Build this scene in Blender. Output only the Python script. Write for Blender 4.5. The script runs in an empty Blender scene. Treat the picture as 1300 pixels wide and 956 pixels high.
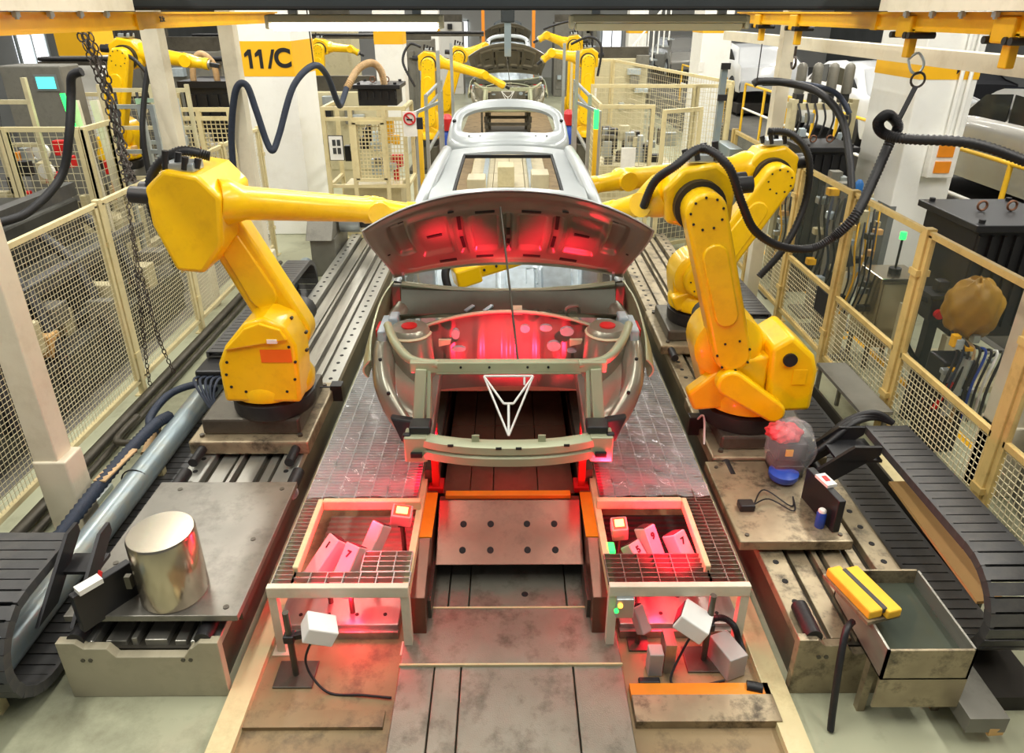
import bpy, math, random
from mathutils import Vector as V, Matrix
random.seed(7)
scene = bpy.context.scene
col = scene.collection
# ---------------------------------------------------------------- camera
F_PX = 900.0
cam_data = bpy.data.cameras.new('camera')
cam_data.sensor_width = 36.0
cam_data.lens = F_PX / 1300.0 * 36.0
cam_data.shift_y = (433.0 - 478.0) / 1300.0
cam_data.clip_end = 300
cam = bpy.data.objects.new('camera', cam_data)
cam.location = (0, 0, 3.4)
cam.rotation_euler = (math.pi / 2 - math.atan(418 / 900.0), 0, -5 / 900.0)
col.objects.link(cam)
scene.camera = cam
# ---------------------------------------------------------------- world, exposure, ceiling luminaires
scene.view_settings.view_transform = 'Standard'
scene.view_settings.look = 'None'
scene.view_settings.gamma = 1.0
scene.view_settings.exposure = 0.0
scene.view_settings.use_curve_mapping = False
world = bpy.data.worlds.new('hall_light')
scene.world = world
world.use_nodes = True
world.node_tree.nodes['Background'].inputs[0].default_value = (0.93, 0.97, 1.0, 1)
world.node_tree.nodes['Background'].inputs[1].default_value = 0.17

def area(name, loc, sx, sy, power, color=(1, .96, .88), rot=(0, 0, 0)):
    l = bpy.data.lights.new(name, 'AREA')
    l.shape = 'RECTANGLE'; l.size = sx; l.size_y = sy; l.energy = power; l.color = color
    o = bpy.data.objects.new(name, l); o.location = loc; o.rotation_euler = rot
    col.objects.link(o)
    return o

for x_, p_ in ((-4.6, 240), (-1.1, 118), (1.1, 118), (4.6, 255)):
    for y_ in (2.5, 8.5, 14.5, 21.0, 28.0):
        area('ceiling_lamp_light', (x_, y_, 6.2), .35, 4.5, p_)
for x_ in (-9.5, 10.0):
    for y_ in (6.0, 15.0, 24.0):
        area('ceiling_lamp_light', (x_, y_, 6.2), .5, 6, 170)

# ---------------------------------------------------------------- materials
def lin(c):
    return tuple(((x / 255) / 12.92 if x / 255 <= .04045 else ((x / 255 + .055) / 1.055) ** 2.4) for x in c)

MATS = {}
def mat(name, rgb, rough=.5, metal=0.0, var=.12, scale=6.0, bump=0.0, bscale=40.0, alpha=1.0, emit=0.0,
        trans=0.0, dirt=None, dirt_amt=.5, dirt_scale=3.0, stretch=(1, 1, 1), spec=None, coat=0.0):
    m = bpy.data.materials.new(name); m.use_nodes = True
    nt = m.node_tree; b = nt.nodes['Principled BSDF']
    base = lin(rgb)
    tc = nt.nodes.new('ShaderNodeTexCoord')
    mp = nt.nodes.new('ShaderNodeMapping'); mp.inputs['Scale'].default_value = stretch
    nt.links.new(tc.outputs['Object'], mp.inputs['Vector'])
    ns = nt.nodes.new('ShaderNodeTexNoise'); ns.inputs['Scale'].default_value = scale
    ns.inputs['Detail'].default_value = 4
    nt.links.new(mp.outputs[0], ns.inputs['Vector'])
    rp = nt.nodes.new('ShaderNodeValToRGB')
    rp.color_ramp.elements[0].position = .3; rp.color_ramp.elements[1].position = .7
    rp.color_ramp.elements[0].color = tuple(max(0, c * (1 - var)) for c in base) + (1,)
    rp.color_ramp.elements[1].color = tuple(min(1, c * (1 + var * .6)) for c in base) + (1,)
    nt.links.new(ns.outputs[0], rp.inputs[0])
    out = rp.outputs[0]
    if dirt:
        n2 = nt.nodes.new('ShaderNodeTexNoise'); n2.inputs['Scale'].default_value = dirt_scale
        n2.inputs['Detail'].default_value = 8; n2.inputs['Roughness'].default_value = .7
        nt.links.new(mp.outputs[0], n2.inputs['Vector'])
        r2 = nt.nodes.new('ShaderNodeValToRGB')
        r2.color_ramp.elements[0].position = .5; r2.color_ramp.elements[0].color = (0, 0, 0, 1)
        r2.color_ramp.elements[1].position = .68; r2.color_ramp.elements[1].color = (dirt_amt,) * 3 + (1,)
        nt.links.new(n2.outputs[0], r2.inputs[0])
        mx = nt.nodes.new('ShaderNodeMix'); mx.data_type = 'RGBA'
        nt.links.new(r2.outputs[0], mx.inputs[0]); nt.links.new(out, mx.inputs[6])
        mx.inputs[7].default_value = lin(dirt) + (1,)
        out = mx.outputs[2]
    nt.links.new(out, b.inputs['Base Color'])
    b.inputs['Roughness'].default_value = rough
    b.inputs['Metallic'].default_value = metal
    if spec is not None: b.inputs['Specular IOR Level'].default_value = spec
    if coat: b.inputs['Coat Weight'].default_value = coat
    if alpha < 1: b.inputs['Alpha'].default_value = alpha
    if trans: b.inputs['Transmission Weight'].default_value = trans
    if emit:
        b.inputs['Emission Color'].default_value = base + (1,); b.inputs['Emission Strength'].default_value = emit
    if bump:
        n3 = nt.nodes.new('ShaderNodeTexNoise'); n3.inputs['Scale'].default_value = bscale
        n3.inputs['Detail'].default_value = 5
        nt.links.new(tc.outputs['Object'], n3.inputs['Vector'])
        bp = nt.nodes.new('ShaderNodeBump'); bp.inputs['Strength'].default_value = bump
        bp.inputs['Distance'].default_value = .02
        nt.links.new(n3.outputs[0], bp.inputs['Height']); nt.links.new(bp.outputs[0], b.inputs['Normal'])
    MATS[name] = m
    return m

mat('floor_paint', (176, 178, 150), .35, 0, .1, 1.2, dirt=(92, 88, 66), dirt_amt=.55, dirt_scale=1.3)
mat('pit_floor', (150, 128, 92), .5, 0, .2, 3, dirt=(58, 46, 34), dirt_amt=.7, dirt_scale=4)
mat('cream', (222, 208, 160), .42, 0, .06, 5, dirt=(150, 128, 80), dirt_amt=.35, dirt_scale=5)
mat('cream_light', (228, 220, 196), .45, 0, .06, 4, dirt=(170, 155, 120), dirt_amt=.3)
mat('tan_frame', (214, 186, 118), .42, 0, .08, 5, dirt=(140, 108, 56), dirt_amt=.4, dirt_scale=6)
mat('wire', (212, 202, 166), .45, 0, .05)
mat('end_paint', (178, 170, 144), .45, 0, .08, 5, dirt=(120, 112, 92), dirt_amt=.35)
mat('white_paint', (246, 246, 240), .5, 0, .04, 2, dirt=(206, 202, 190), dirt_amt=.25, dirt_scale=2)
mat('yellow_band', (246, 186, 24), .5, 0, .05, 3)
mat('grey_paint', (120, 124, 122), .55, 0, .06)
mat('black_print', (22, 22, 24), .6, 0, .0)
mat('robot_yellow', (250, 200, 4), .3, 0, .06, 5, dirt=(206, 146, 8), dirt_amt=.28, dirt_scale=7, coat=.25)
mat('robot_dark', (34, 33, 34), .45, 0, .2, 20)
mat('orange_sticker', (244, 110, 20), .45, 0, .05)
mat('crane_yellow', (246, 186, 12), .4, 0, .08, 5, dirt=(196, 130, 10), dirt_amt=.35)
mat('steel', (170, 168, 158), .34, .7, .14, 9, dirt=(92, 84, 70), dirt_amt=.45, dirt_scale=5, stretch=(1, .12, 1))
mat('steel_bright', (178, 178, 170), .34, .7, .12, 9, stretch=(1, .15, 1), dirt=(100, 94, 80), dirt_amt=.4)
mat('steel_worn', (164, 150, 122), .4, .5, .2, 7, dirt=(40, 35, 30), dirt_amt=.85, dirt_scale=6)
mat('steel_dark', (96, 92, 82), .45, .6, .25, 6, dirt=(42, 36, 30), dirt_amt=.6)
mat('plate', (150, 146, 132), .4, .55, .16, 4, bump=.15, bscale=160, dirt=(66, 58, 46), dirt_amt=.55, dirt_scale=6)
mat('plate_brown', (122, 86, 70), .32, .6, .2, 4, dirt=(66, 44, 36), dirt_amt=.5, dirt_scale=4)  # brown steel with the red lamps' light worked into the colour
mat('table_plate', (130, 127, 118), .36, .5, .16, 3, dirt=(92, 88, 80), dirt_amt=.6, dirt_scale=5)
mat('stainless', (190, 180, 160), .2, .95, .08, 3)
mat('aluminium', (188, 196, 198), .35, .7, .08, 12)
mat('pipe_grey', (150, 166, 172), .32, .5, .08, 4, dirt=(170, 160, 130), dirt_amt=.5, dirt_scale=2)
mat('chain_plastic', (74, 74, 74), .4, 0, .2, 10, dirt=(120, 114, 102), dirt_amt=.3)
mat('chain_side', (34, 34, 35), .45, 0, .2, 10)
mat('rubber', (28, 28, 30), .5, 0, .2, 30, bump=.1)
mat('hose_blue', (38, 48, 66), .6, 0, .2, 30, bump=.3, bscale=120)
mat('hose_tan', (196, 164, 120), .6, 0, .15, 30)
mat('grating', (172, 176, 172), .32, .7, .15, 12)
mat('grating_dirty', (128, 122, 112), .38, .6, .25, 8, dirt=(48, 42, 36), dirt_amt=.75, dirt_scale=4)
mat('film', (235, 238, 240), .12, 0, 0, alpha=.16)
mat('pit_dark', (40, 36, 30), .7, 0, .3, 6)
mat('ribbed_grey', (150, 148, 130), .5, .2, .12, 8)
mat('orange_paint', (232, 140, 26), .45, 0, .1)
mat('red_paint', (206, 24, 24), .45, 0, .1)
mat('body_steel_lit', (176, 182, 182), .3, .3, .08, 3, coat=.2)  # roof's bluish light is mixed into the steel colour; apron keeps the plain tone
mat('body_inner', (134, 130, 118), .3, .45, .12, 4)
mat('body_apron', (158, 154, 136), .28, .5, .14, 5, coat=.2)
mat('body_green', (176, 180, 148), .4, .25, .08, 4)
mat('body_dark', (92, 94, 80), .34, .35, .2, 5)
mat('zinc', (190, 204, 212), .3, .4, .15, 14)
mat('sealant', (214, 196, 160), .6, 0, .1)
mat('slot_black', (14, 14, 14), .7, 0, 0)
mat('box_white', (176, 170, 164), .45, 0, .05)
mat('white_rod', (236, 236, 230), .35, 0, .04)
mat('lamp_tube', (255, 252, 244), .4, 0, 0, emit=14)
mat('lamp_cover', (206, 202, 174), .45, 0, .06)
mat('beam_dark', (40, 46, 48), .5, 0, .2, 3)
mat('red_led', (255, 40, 24), .4, 0, 0, emit=4)
mat('hot_led', (255, 214, 120), .4, 0, 0, emit=2.2)
mat('green_led', (40, 255, 90), .4, 0, 0, emit=3)
mat('orange_led', (255, 170, 60), .4, 0, 0, emit=4)
mat('screen', (90, 225, 215), .4, 0, 0, emit=1.2)
mat('glass', (92, 104, 98), .03, 0, 0, alpha=.1)
mat('blue_can', (36, 74, 170), .35, 0, .05)
mat('red_cloth', (214, 62, 70), .6, 0, .3, 20)
mat('water', (66, 72, 62), .06, 0, .2, 3)
mat('foam_yellow', (246, 190, 50), .7, 0, .1, 10)
mat('charcoal', (62, 62, 62), .6, 0, .2)
mat('black_box', (36, 36, 38), .38, .2, .15, 4)
mat('machine_grey', (128, 126, 116), .5, .2, .2, 3, dirt=(60, 58, 52), dirt_amt=.5)
mat('machine_dark', (66, 66, 60), .55, .2, .3, 4, dirt=(34, 33, 30), dirt_amt=.6)
mat('machine_cream', (206, 196, 158), .5, 0, .12, 3, dirt=(120, 104, 70), dirt_amt=.4)
mat('rail_yellow', (240, 190, 40), .45, 0, .06)
mat('car_silver', (168, 166, 158), .25, .5, .06, 3, coat=.5)
mat('car_white', (222, 224, 224), .25, .2, .05, 3, coat=.5)
mat('car_glass', (26, 30, 34), .08, 0, .1)
mat('paper', (236, 234, 226), .7, 0, .06, 20)
mat('sign_red', (200, 36, 36), .5, 0, .05)
mat('rust', (120, 80, 56), .6, .4, .3, 20)
mat('iron_chain', (74, 66, 60), .5, .6, .3, 30)
mat('bottle_blue', (40, 110, 180), .4, 0, .1)
mat('ground_rough', (110, 108, 100), .5, .1, .2, 2, dirt=(60, 58, 54), dirt_amt=.6)
mat('wall_pale', (228, 226, 218), .6, 0, .06, 1)
mat('wall_dim', (120, 122, 120), .7, 0, .15, 1)
mat('fire_red', (196, 36, 40), .35, 0, .1)
mat('panel_tan', (216, 172, 110), .6, 0, .08)
mat('seat_cream', (200, 190, 160), .5, .2, .1)
mat('lamp_glow', (250, 252, 255), .5, 0, 0, emit=1.6)
mat('panel_amber', (168, 128, 36), .5, 0, .25, 8)

# ---------------------------------------------------------------- mesh building
ORIGIN = {}

def frame_axes(d, up=(0, 0, 1)):
    d = V(d).normalized(); up = V(up)
    if abs(d.dot(up)) > .98: up = V((0, 1, 0)) if abs(d.y) < .9 else V((1, 0, 0))
    s = d.cross(up).normalized(); u = s.cross(d).normalized()
    return d, s, u

class MB:
    def __init__(self): self.v = []; self.f = []
    def add(self, vs, fs):
        n = len(self.v); self.v += [V(p) for p in vs]; self.f += [tuple(i + n for i in f) for f in fs]; return self
    def box(self, c, s, R=None):
        c = V(c); h = V(s) * .5; vs = []
        for i in (-1, 1):
            for j in (-1, 1):
                for k in (-1, 1):
                    p = V((i * h.x, j * h.y, k * h.z)); vs.append(c + (R @ p if R else p))
        return self.add(vs, [(0, 1, 3, 2), (4, 6, 7, 5), (0, 4, 5, 1), (2, 3, 7, 6), (0, 2, 6, 4), (1, 5, 7, 3)])
    def b2(self, a, b):
        a = V(a); b = V(b); return self.box((a + b) / 2, [abs(b[i] - a[i]) for i in range(3)])
    def bar(self, p, q, w, h, up=(0, 0, 1)):
        p = V(p); q = V(q); d, s, u = frame_axes(q - p, up); s = s * w / 2; u = u * h / 2
        vs = [p - s - u, p + s - u, p + s + u, p - s + u, q - s - u, q + s - u, q + s + u, q - s + u]
        return self.add(vs, [(0, 3, 2, 1), (4, 5, 6, 7), (0, 1, 5, 4), (1, 2, 6, 5), (2, 3, 7, 6), (3, 0, 4, 7)])
    def cyl(self, p, q, r, r2=None, n=14, cap=True):
        p = V(p); q = V(q); r2 = r if r2 is None else r2; d, s, u = frame_axes(q - p); vs = []
        for c, rr in ((p, r), (q, r2)):
            for i in range(n):
                a = 2 * math.pi * i / n; vs.append(c + s * (math.cos(a) * rr) + u * (math.sin(a) * rr))
        fs = [(i, (i + 1) % n, n + (i + 1) % n, n + i) for i in range(n)]
        if cap: fs += [tuple(range(n - 1, -1, -1)), tuple(range(n, 2 * n))]
        return self.add(vs, fs)
    def lathe(self, prof, o, axis=(0, 0, 1), n=20, cap=True):
        o = V(o); d, s, u = frame_axes(axis); vs = []
        for r, h in prof:
            for i in range(n):
                a = 2 * math.pi * i / n; vs.append(o + d * h + s * (math.cos(a) * r) + u * (math.sin(a) * r))
        fs = []
        for k in range(len(prof) - 1):
            for i in range(n): fs.append((k * n + i, k * n + (i + 1) % n, (k + 1) * n + (i + 1) % n, (k + 1) * n + i))
        if cap:
            fs.append(tuple(range(n - 1, -1, -1))); m = (len(prof) - 1) * n; fs.append(tuple(range(m, m + n)))
        return self.add(vs, fs)
    def tube(self, pts, r, n=8, smooth=0, rfun=None):
        pts = [V(p) for p in pts]
        if smooth: pts = spline(pts, smooth)
        vs = []; m = len(pts); up = None
        for i, p in enumerate(pts):
            t = (pts[min(i + 1, m - 1)] - pts[max(i - 1, 0)])
            t = t.normalized() if t.length > 1e-6 else V((0, 0, 1))
            if up is None:
                _, s, u = frame_axes(t)
            else:
                s = t.cross(up)
                s = s.normalized() if s.length > 1e-4 else frame_axes(t)[1]
                u = s.cross(t).normalized()
            up = u; rr = rfun(i / (m - 1), i) if rfun else r
            for k in range(n):
                a = 2 * math.pi * k / n; vs.append(p + s * (math.cos(a) * rr) + u * (math.sin(a) * rr))
        fs = []
        for i in range(m - 1):
            for k in range(n): fs.append((i * n + k, i * n + (k + 1) % n, (i + 1) * n + (k + 1) % n, (i + 1) * n + k))
        fs += [tuple(range(n - 1, -1, -1)), tuple(range((m - 1) * n, m * n))]
        return self.add(vs, fs)
    def prism(self, poly, o, a, b, d):
        """2-D outline poly in axes a,b from origin o, extruded by vector d."""
        o = V(o); a = V(a); b = V(b); d = V(d); n = len(poly)
        vs = [o + a * x + b * y for x, y in poly] + [o + a * x + b * y + d for x, y in poly]
        fs = [tuple(range(n - 1, -1, -1)), tuple(range(n, 2 * n))]
        fs += [(i, (i + 1) % n, n + (i + 1) % n, n + i) for i in range(n)]
        return self.add(vs, fs)
    def grid(self, fn, nu, nv, thick=None):
        """fn(i/nu, j/nv) -> point; thick = offset vector or function for a second skin."""
        vs = [V(fn(i / nu, j / nv)) for j in range(nv + 1) for i in range(nu + 1)]
        w = nu + 1; fs = [(j * w + i, j * w + i + 1, (j + 1) * w + i + 1, (j + 1) * w + i) for j in range(nv) for i in range(nu)]
        if thick is not None:
            N = len(vs); vs2 = []
            for j in range(nv + 1):
                for i in range(nu + 1):
                    p = vs[j * w + i]; vs2.append(p + (V(thick(i / nu, j / nv)) if callable(thick) else V(thick)))
            fs2 = [tuple(N + k for k in reversed(f)) for f in fs]
            rim = [j for j in range(w)] + [j * w + nu for j in range(1, nv + 1)] + [nv * w + i for i in range(nu - 1, -1, -1)] + [j * w for j in range(nv - 1, 0, -1)]
            fs2 += [(rim[k], N + rim[k], N + rim[(k + 1) % len(rim)], rim[(k + 1) % len(rim)]) for k in range(len(rim))]
            vs = vs + vs2; fs = fs + fs2
        return self.add(vs, fs)
    def build(self, name, m, parent=None, smooth=None, bevel=0.0, seg=2, origin=None):
        if parent is not None: o0 = ORIGIN[parent]
        elif origin is not None: o0 = V(origin)
        else:
            lo = [min(p[i] for p in self.v) for i in range(3)]; hi = [max(p[i] for p in self.v) for i in range(3)]
            o0 = V(((lo[0] + hi[0]) / 2, (lo[1] + hi[1]) / 2, lo[2]))
        me = bpy.data.meshes.new(name)
        me.from_pydata([tuple(p - o0) for p in self.v], [], self.f); me.update()
        import bmesh
        bm = bmesh.new(); bm.from_mesh(me); bmesh.ops.recalc_face_normals(bm, faces=bm.faces); bm.to_mesh(me); bm.free()
        me.materials.append(MATS[m])
        if smooth is not None:
            me.polygons.foreach_set('use_smooth', [True] * len(me.polygons))
            me.set_sharp_from_angle(angle=math.radians(smooth))
        ob = bpy.data.objects.new(name, me); col.objects.link(ob)
        ORIGIN[ob] = o0
        if parent is not None: ob.parent = parent
        else: ob.location = o0
        if bevel:
            md = ob.modifiers.new('bevel', 'BEVEL'); md.width = bevel; md.segments = seg; md.limit_method = 'ANGLE'
            md.angle_limit = math.radians(40)
        return ob

def spline(pts, k):
    out = []; n = len(pts)
    for i in range(n - 1):
        p0 = pts[max(i - 1, 0)]; p1 = pts[i]; p2 = pts[i + 1]; p3 = pts[min(i + 2, n - 1)]
        for j in range(k):
            t = j / k
            out.append(.5 * ((2 * p1) + (p2 - p0) * t + (2 * p0 - 5 * p1 + 4 * p2 - p3) * t * t + (3 * p1 - p0 - 3 * p2 + p3) * t ** 3))
    out.append(pts[-1]); return out

def thing(name, label, cat, loc=(0, 0, 0), group=None, kind=None):
    o = bpy.data.objects.new(name, None); col.objects.link(o); o.location = loc; o.empty_display_size = .1
    ORIGIN[o] = V(loc); return tag(o, label, cat, group, kind)

def tag(o, label=None, cat=None, group=None, kind=None):
    if label: o['label'] = label
    if cat: o['category'] = cat
    if group: o['group'] = group
    if kind: o['kind'] = kind
    return o

def copy_tree(o, parent=None, loc=None, rz=None):
    c = o.copy(); col.objects.link(c); ORIGIN[c] = ORIGIN[o]
    if parent is not None: c.parent = parent
    else:
        if loc is not None: c.location = loc
        if rz is not None: c.rotation_euler.z = rz
    for ch in [x for x in ALLCH.get(o, list(o.children))]: copy_tree(ch, c)
    return c
ALLCH = {}

def text(body, name, m, loc, size, R, parent=None, ext=.002, ax='CENTER'):
    cu = bpy.data.curves.new(name, 'FONT'); cu.body = body; cu.size = size; cu.extrude = ext
    cu.offset = size * .035; cu.align_x = ax; cu.align_y = 'CENTER'
    t = bpy.data.objects.new(name, cu); col.objects.link(t)
    bpy.context.view_layer.update()
    me = bpy.data.meshes.new_from_object(t); bpy.data.objects.remove(t)
    me.materials.clear(); me.materials.append(MATS[m])
    o = bpy.data.objects.new(name, me); col.objects.link(o)
    o0 = ORIGIN[parent] if parent is not None else V((0, 0, 0))
    o.matrix_world = Matrix.Translation(V(loc) - o0) @ R.to_4x4()
    if parent is not None: o.parent = parent
    ORIGIN[o] = o0
    return o

FACE_CAM = Matrix(((1, 0, 0), (0, 0, -1), (0, 1, 0)))      # text upright, reading from -Y

def hose(name, pts, r, m, label, group=None, n=8, k=8, ribs=False, cat='hose'):
    b = MB()
    if ribs:
        P = spline([V(p) for p in pts], k * 3)
        b.tube(P, r, n, 0, rfun=lambda t, i: r * (1.0 if i % 2 else .82))
    else: b.tube(pts, r, n, k)
    return tag(b.build(name, m, smooth=60), label, cat, group)
# ================================================================ the setting
def struct(o): o['kind'] = 'structure'; return o
struct(MB().b2((-16, -3, -.3), (18, 44, 0)).build('floor', 'floor_paint'))
struct(MB().b2((-16, 43, 0), (18, 43.3, 7)).build('wall_back', 'wall_pale'))
struct(MB().b2((-16.3, -3, 0), (-16, 43.3, 7)).build('wall_left', 'wall_dim'))
struct(MB().b2((18, -3, 0), (18.3, 43.3, 7)).build('wall_right', 'wall_dim'))
# bright windows and doors at the far end
for i, (x, w, z0, z1) in enumerate(((-5.2, 1.2, 1.0, 3.2), (-2.6, .9, 1.2, 3.0), (3.4, .9, 1.2, 3.0), (5.8, 1.2, 1.0, 3.2))):
    t = thing('window_%d' % (i + 1), None, None, (x, 43, z0), kind='structure')
    b = MB()
    for a, c in (((x - w / 2, 42.9, z0), (x + w / 2, 43, z0 + .08)), ((x - w / 2, 42.9, z1 - .08), (x + w / 2, 43, z1)),
                 ((x - w / 2, 42.9, z0), (x - w / 2 + .08, 43, z1)), ((x + w / 2 - .08, 42.9, z0), (x + w / 2, 43, z1)), ((x - .03, 42.9, z0), (x + .03, 43, z1))):
        b.b2(a, c)
    b.build('window_frame', 'aluminium', t)
    MB().b2((x - w / 2, 42.95, z0), (x + w / 2, 42.98, z1)).build('pane', 'lamp_glow' if 'lamp_glow' in MATS else 'paper', t)

# floor markings and darker lanes outside the cell
for n, (x0, x1, y0, y1, m) in enumerate(((-16, -3.9, -3, 43, 'ground_rough'), (5.4, 18, -3, 43, 'ground_rough'), (-1.42, 1.42, 1.6, 42, 'pit_floor'))):
    struct(MB().b2((x0, y0, 0), (x1, y1, .006)).build('trim_%d' % (n + 1), m))
for x0, y0, x1, y1 in ((3.95, 4.5, 4.03, 16), (3.4, 7.35, 3.95, 7.43)):
    tag(MB().b2((x0, y0, 0), (x1, y1, .005)).build('floor_line', 'yellow_band'), 'yellow painted line on the pale floor behind the glazed fence', 'floor marking', 'yellow floor lines')

# ---------------------------------------------------------------- columns
def column(x0, x1, y0, y1, z0, z1, label, txt=None, h=6.5, name='column'):
    t = thing(name, label, 'column', ((x0 + x1) / 2, (y0 + y1) / 2, 0))
    MB().b2((x0, y0, 0), (x1, y1, h)).build('shaft', 'white_paint', t, bevel=.015)
    MB().b2((x0 - .004, y0 - .004, z0), (x1 + .004, y1 + .004, z1)).build('painted_band', 'yellow_band', t)
    if txt == '11/C':
        zc = (z0 + z1) / 2; h = (z1 - z0) * .27; w = .05
        for i, xc in enumerate((x0 + .22, x0 + .38)):
            MB().prism([(-w / 2, -h), (w / 2, -h), (w / 2, h), (-w / 2 + .005, h), (-w / 2 - .06, h - .06), (-w / 2 - .06, h - .11), (-w / 2, h - .08)], (xc, y0 - .012, zc), (1, 0, 0), (0, 0, 1), (0, .008, 0)).build('lettering', 'black_print', t)
        MB().prism([(-.06, -h), (-.015, -h), (.07, h), (.025, h)], (x0 + .53, y0 - .012, zc), (1, 0, 0), (0, 0, 1), (0, .008, 0)).build('lettering', 'black_print', t)
        text('C', 'lettering', 'black_print', (x0 + .71, y0 - .008, zc), h * 2.75, FACE_CAM, t)
    elif txt: text(txt, 'lettering', 'black_print', ((x0 + x1) / 2 + .04, y0 - .008, (z0 + z1) / 2), (z1 - z0) * .72, FACE_CAM, t)
    return t
column(-4.13, -3.27, 11.6, 12.9, 2.5, 3.0, 'white column with a yellow band lettered 11/C', '11/C')
cr = column(4.55, 5.2, 8.3, 9.35, 2.72, 2.93, 'white column carrying two conduits and an orange-windowed switch box', None)
MB().b2((4.545, 8.295, 0), (4.62, 8.6, 1.3)).build('grey_corner_stripe', 'grey_paint', cr)
text('B', 'lettering', 'black_print', (4.98, 8.29, 2.83), .16, FACE_CAM, cr)
for x in (4.98, 5.08):
    MB().cyl((x, 8.25, 2.1), (x, 8.25, 4.2), .022, n=8).build('conduit', 'white_paint', cr, smooth=60)
sb = MB().b2((4.82, 8.18, 1.66), (5.13, 8.29, 2.1)).build('switch_box', 'paper', cr, bevel=.01)
MB().b2((4.88, 8.165, 1.9), (5.06, 8.18, 2.03)).build('switch_window', 'orange_paint', sb)
MB().b2((4.88, 8.165, 1.72), (5.06, 8.18, 1.85)).build('switch_window', 'orange_paint', sb)
c2 = column(4.55, 5.25, 18, 19, 2.95, 3.3, 'white column lettered A far down the aisle, beside yellow railings', 'A')
for k in range(3): MB().b2((4.53, 17.98, 1.55 + k * .28), (4.66, 18, 1.76 + k * .28)).build('notice', 'paper', c2)
for x0, y0, lab in ((-3.3, 19.0, 'plain white column with a yellow band behind the steeply tilted robot'),
                    (-3.3, 29.0, 'plain white column with a yellow band at the far end of the line'),
                    (4.55, 29.0, 'plain white column with a yellow band beyond the steel racks'),
                    (-8.2, 14, 'white column with a yellow band among the side cells'),
                    (-8.2, 24, 'white column with a yellow band beside the windows of the side hall')):
    column(x0, x0 + .7, y0, y0 + .7, 2.67, 3.08, lab)

# ---------------------------------------------------------------- steel posts, beams
def post(x, y, w, h, label, base=True, m='cream_light', plate=None):
    t = thing('steel_post', label, 'post', (x, y, 0))
    MB().b2((x - w / 2, y - w / 2, 0), (x + w / 2, y + w / 2, h)).build('shaft', m, t, bevel=.008)
    if base:
        MB().b2((x - w * .5, y - w * .6, 0), (x + w * .85, y + w * .6, .62)).build('base_cover', m, t, bevel=.012)
    if plate: MB().b2((x - w, y - w, 0), (x + w, y + w, .02)).build('base_plate', m, t)
    return t
post(-3.16, 4.14, .17, 4.2, 'cream square steel post with boxed foot beside the large grey pipe')
post(-3.16, 8.75, .17, 4.2, 'cream square steel post standing next to the column lettered 11/C')
post(-3.85, 8.4, .19, 4.2, 'cream square steel post behind the mesh fence by the hanging chains')
post(3.72, 4.55, .2, 4.2, 'tan square steel post behind the glazed fence, beside the grey panel', m='cream_light')
post(3.1, 8.5, .15, 4.2, 'cream square steel post behind the glazed fence near the black hose', base=False, plate=1)
struct(MB().b2((3.5, 2.0, 2.99), (3.66, 12.5, 3.12)).build('trim_4', 'cream_light'))
struct(MB().b2((-3.95, 8.2, 3.5), (3.3, 8.45, 3.7)).build('trim_5', 'cream_light'))

# yellow overhead crane rails with a bolted cream carrier
for s in (-1, 1):
    t = thing('crane_rail', 'yellow overhead crane rail ' + ('with chain hoist, above the cream mesh fence' if s < 0 else 'with four hook trolleys, above the tan glazed fence'), 'crane rail', (2.6 * s, 6.0, 3.28))
    b = MB(); b.b2((s * 2.55, 2.2, 3.29), (s * 2.65, 8.6, 3.31)); b.b2((s * 2.59, 2.2, 3.3), (s * 2.61, 8.6, 3.4)); b.b2((s * 2.53, 2.2, 3.385), (s * 2.67, 8.6, 3.4)); b.b2((s * 2.56, 2.2, 3.29), (s * 2.575, 8.6, 3.39))
    b.build('rail', 'crane_yellow', t)
    MB().b2((s * 2.45, 2.0, 3.405), (s * 2.9, 5.15, 3.8)).build('carrier_beam', 'cream_light', t)
    for k in range(7):
        y = 3.1 + k * .3
        MB().cyl((s * 2.51, y, 3.365), (s * 2.51, y, 3.44), .012, n=6).cyl((s * 2.51, y, 3.375), (s * 2.51, y, 3.4), .022, n=6).build('bolt', 'zinc', t)
    MB().b2((s * 2.54, 5.35, 3.285), (s * 2.66, 5.42, 3.4)).build('splice_plate', 'crane_yellow', t)
    if s < 0: text('2.5t', 'lettering', 'black_print', (-2.545, 5.75, 3.35), .05, Matrix(((0, 0, 1), (1, 0, 0), (0, 1, 0))), t)

def trolley(x, y, label, hook=None):
    t = thing('hook_trolley', label, 'trolley', (x, y, 3.1), 'hook trolleys on the crane rail')
    MB().b2((x - .07, y - .09, 3.25), (x + .07, y + .09, 3.38)).build('housing', 'crane_yellow', t, bevel=.012)
    MB().b2((x - .025, y - .035, 3.13), (x + .025, y + .035, 3.25)).build('hanger', 'crane_yellow', t, bevel=.008)
    MB().b2((x - .05, y - .12, 3.27), (x + .05, y + .12, 3.3)).build('side_plate', 'crane_yellow', t)
    for dy in (-.11, -.06, .11):
        MB().cyl((x - .085, y + dy, 3.265), (x + .085, y + dy, 3.265), .02, n=12).build('wheel', 'robot_dark', t, smooth=50)
    if hook:
        b = MB(); b.cyl((x, y, 3.12), (x, y, 3.03), .012, n=8)
        b.tube([(x, y + .05 * math.cos(a), 2.98 + .05 * math.sin(a)) for a in [math.pi * .5 + i * math.pi * 1.5 / 10 for i in range(11)]], .012, 6)
        b.build('hook', 'iron_chain', t, smooth=60)
    return t
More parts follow.
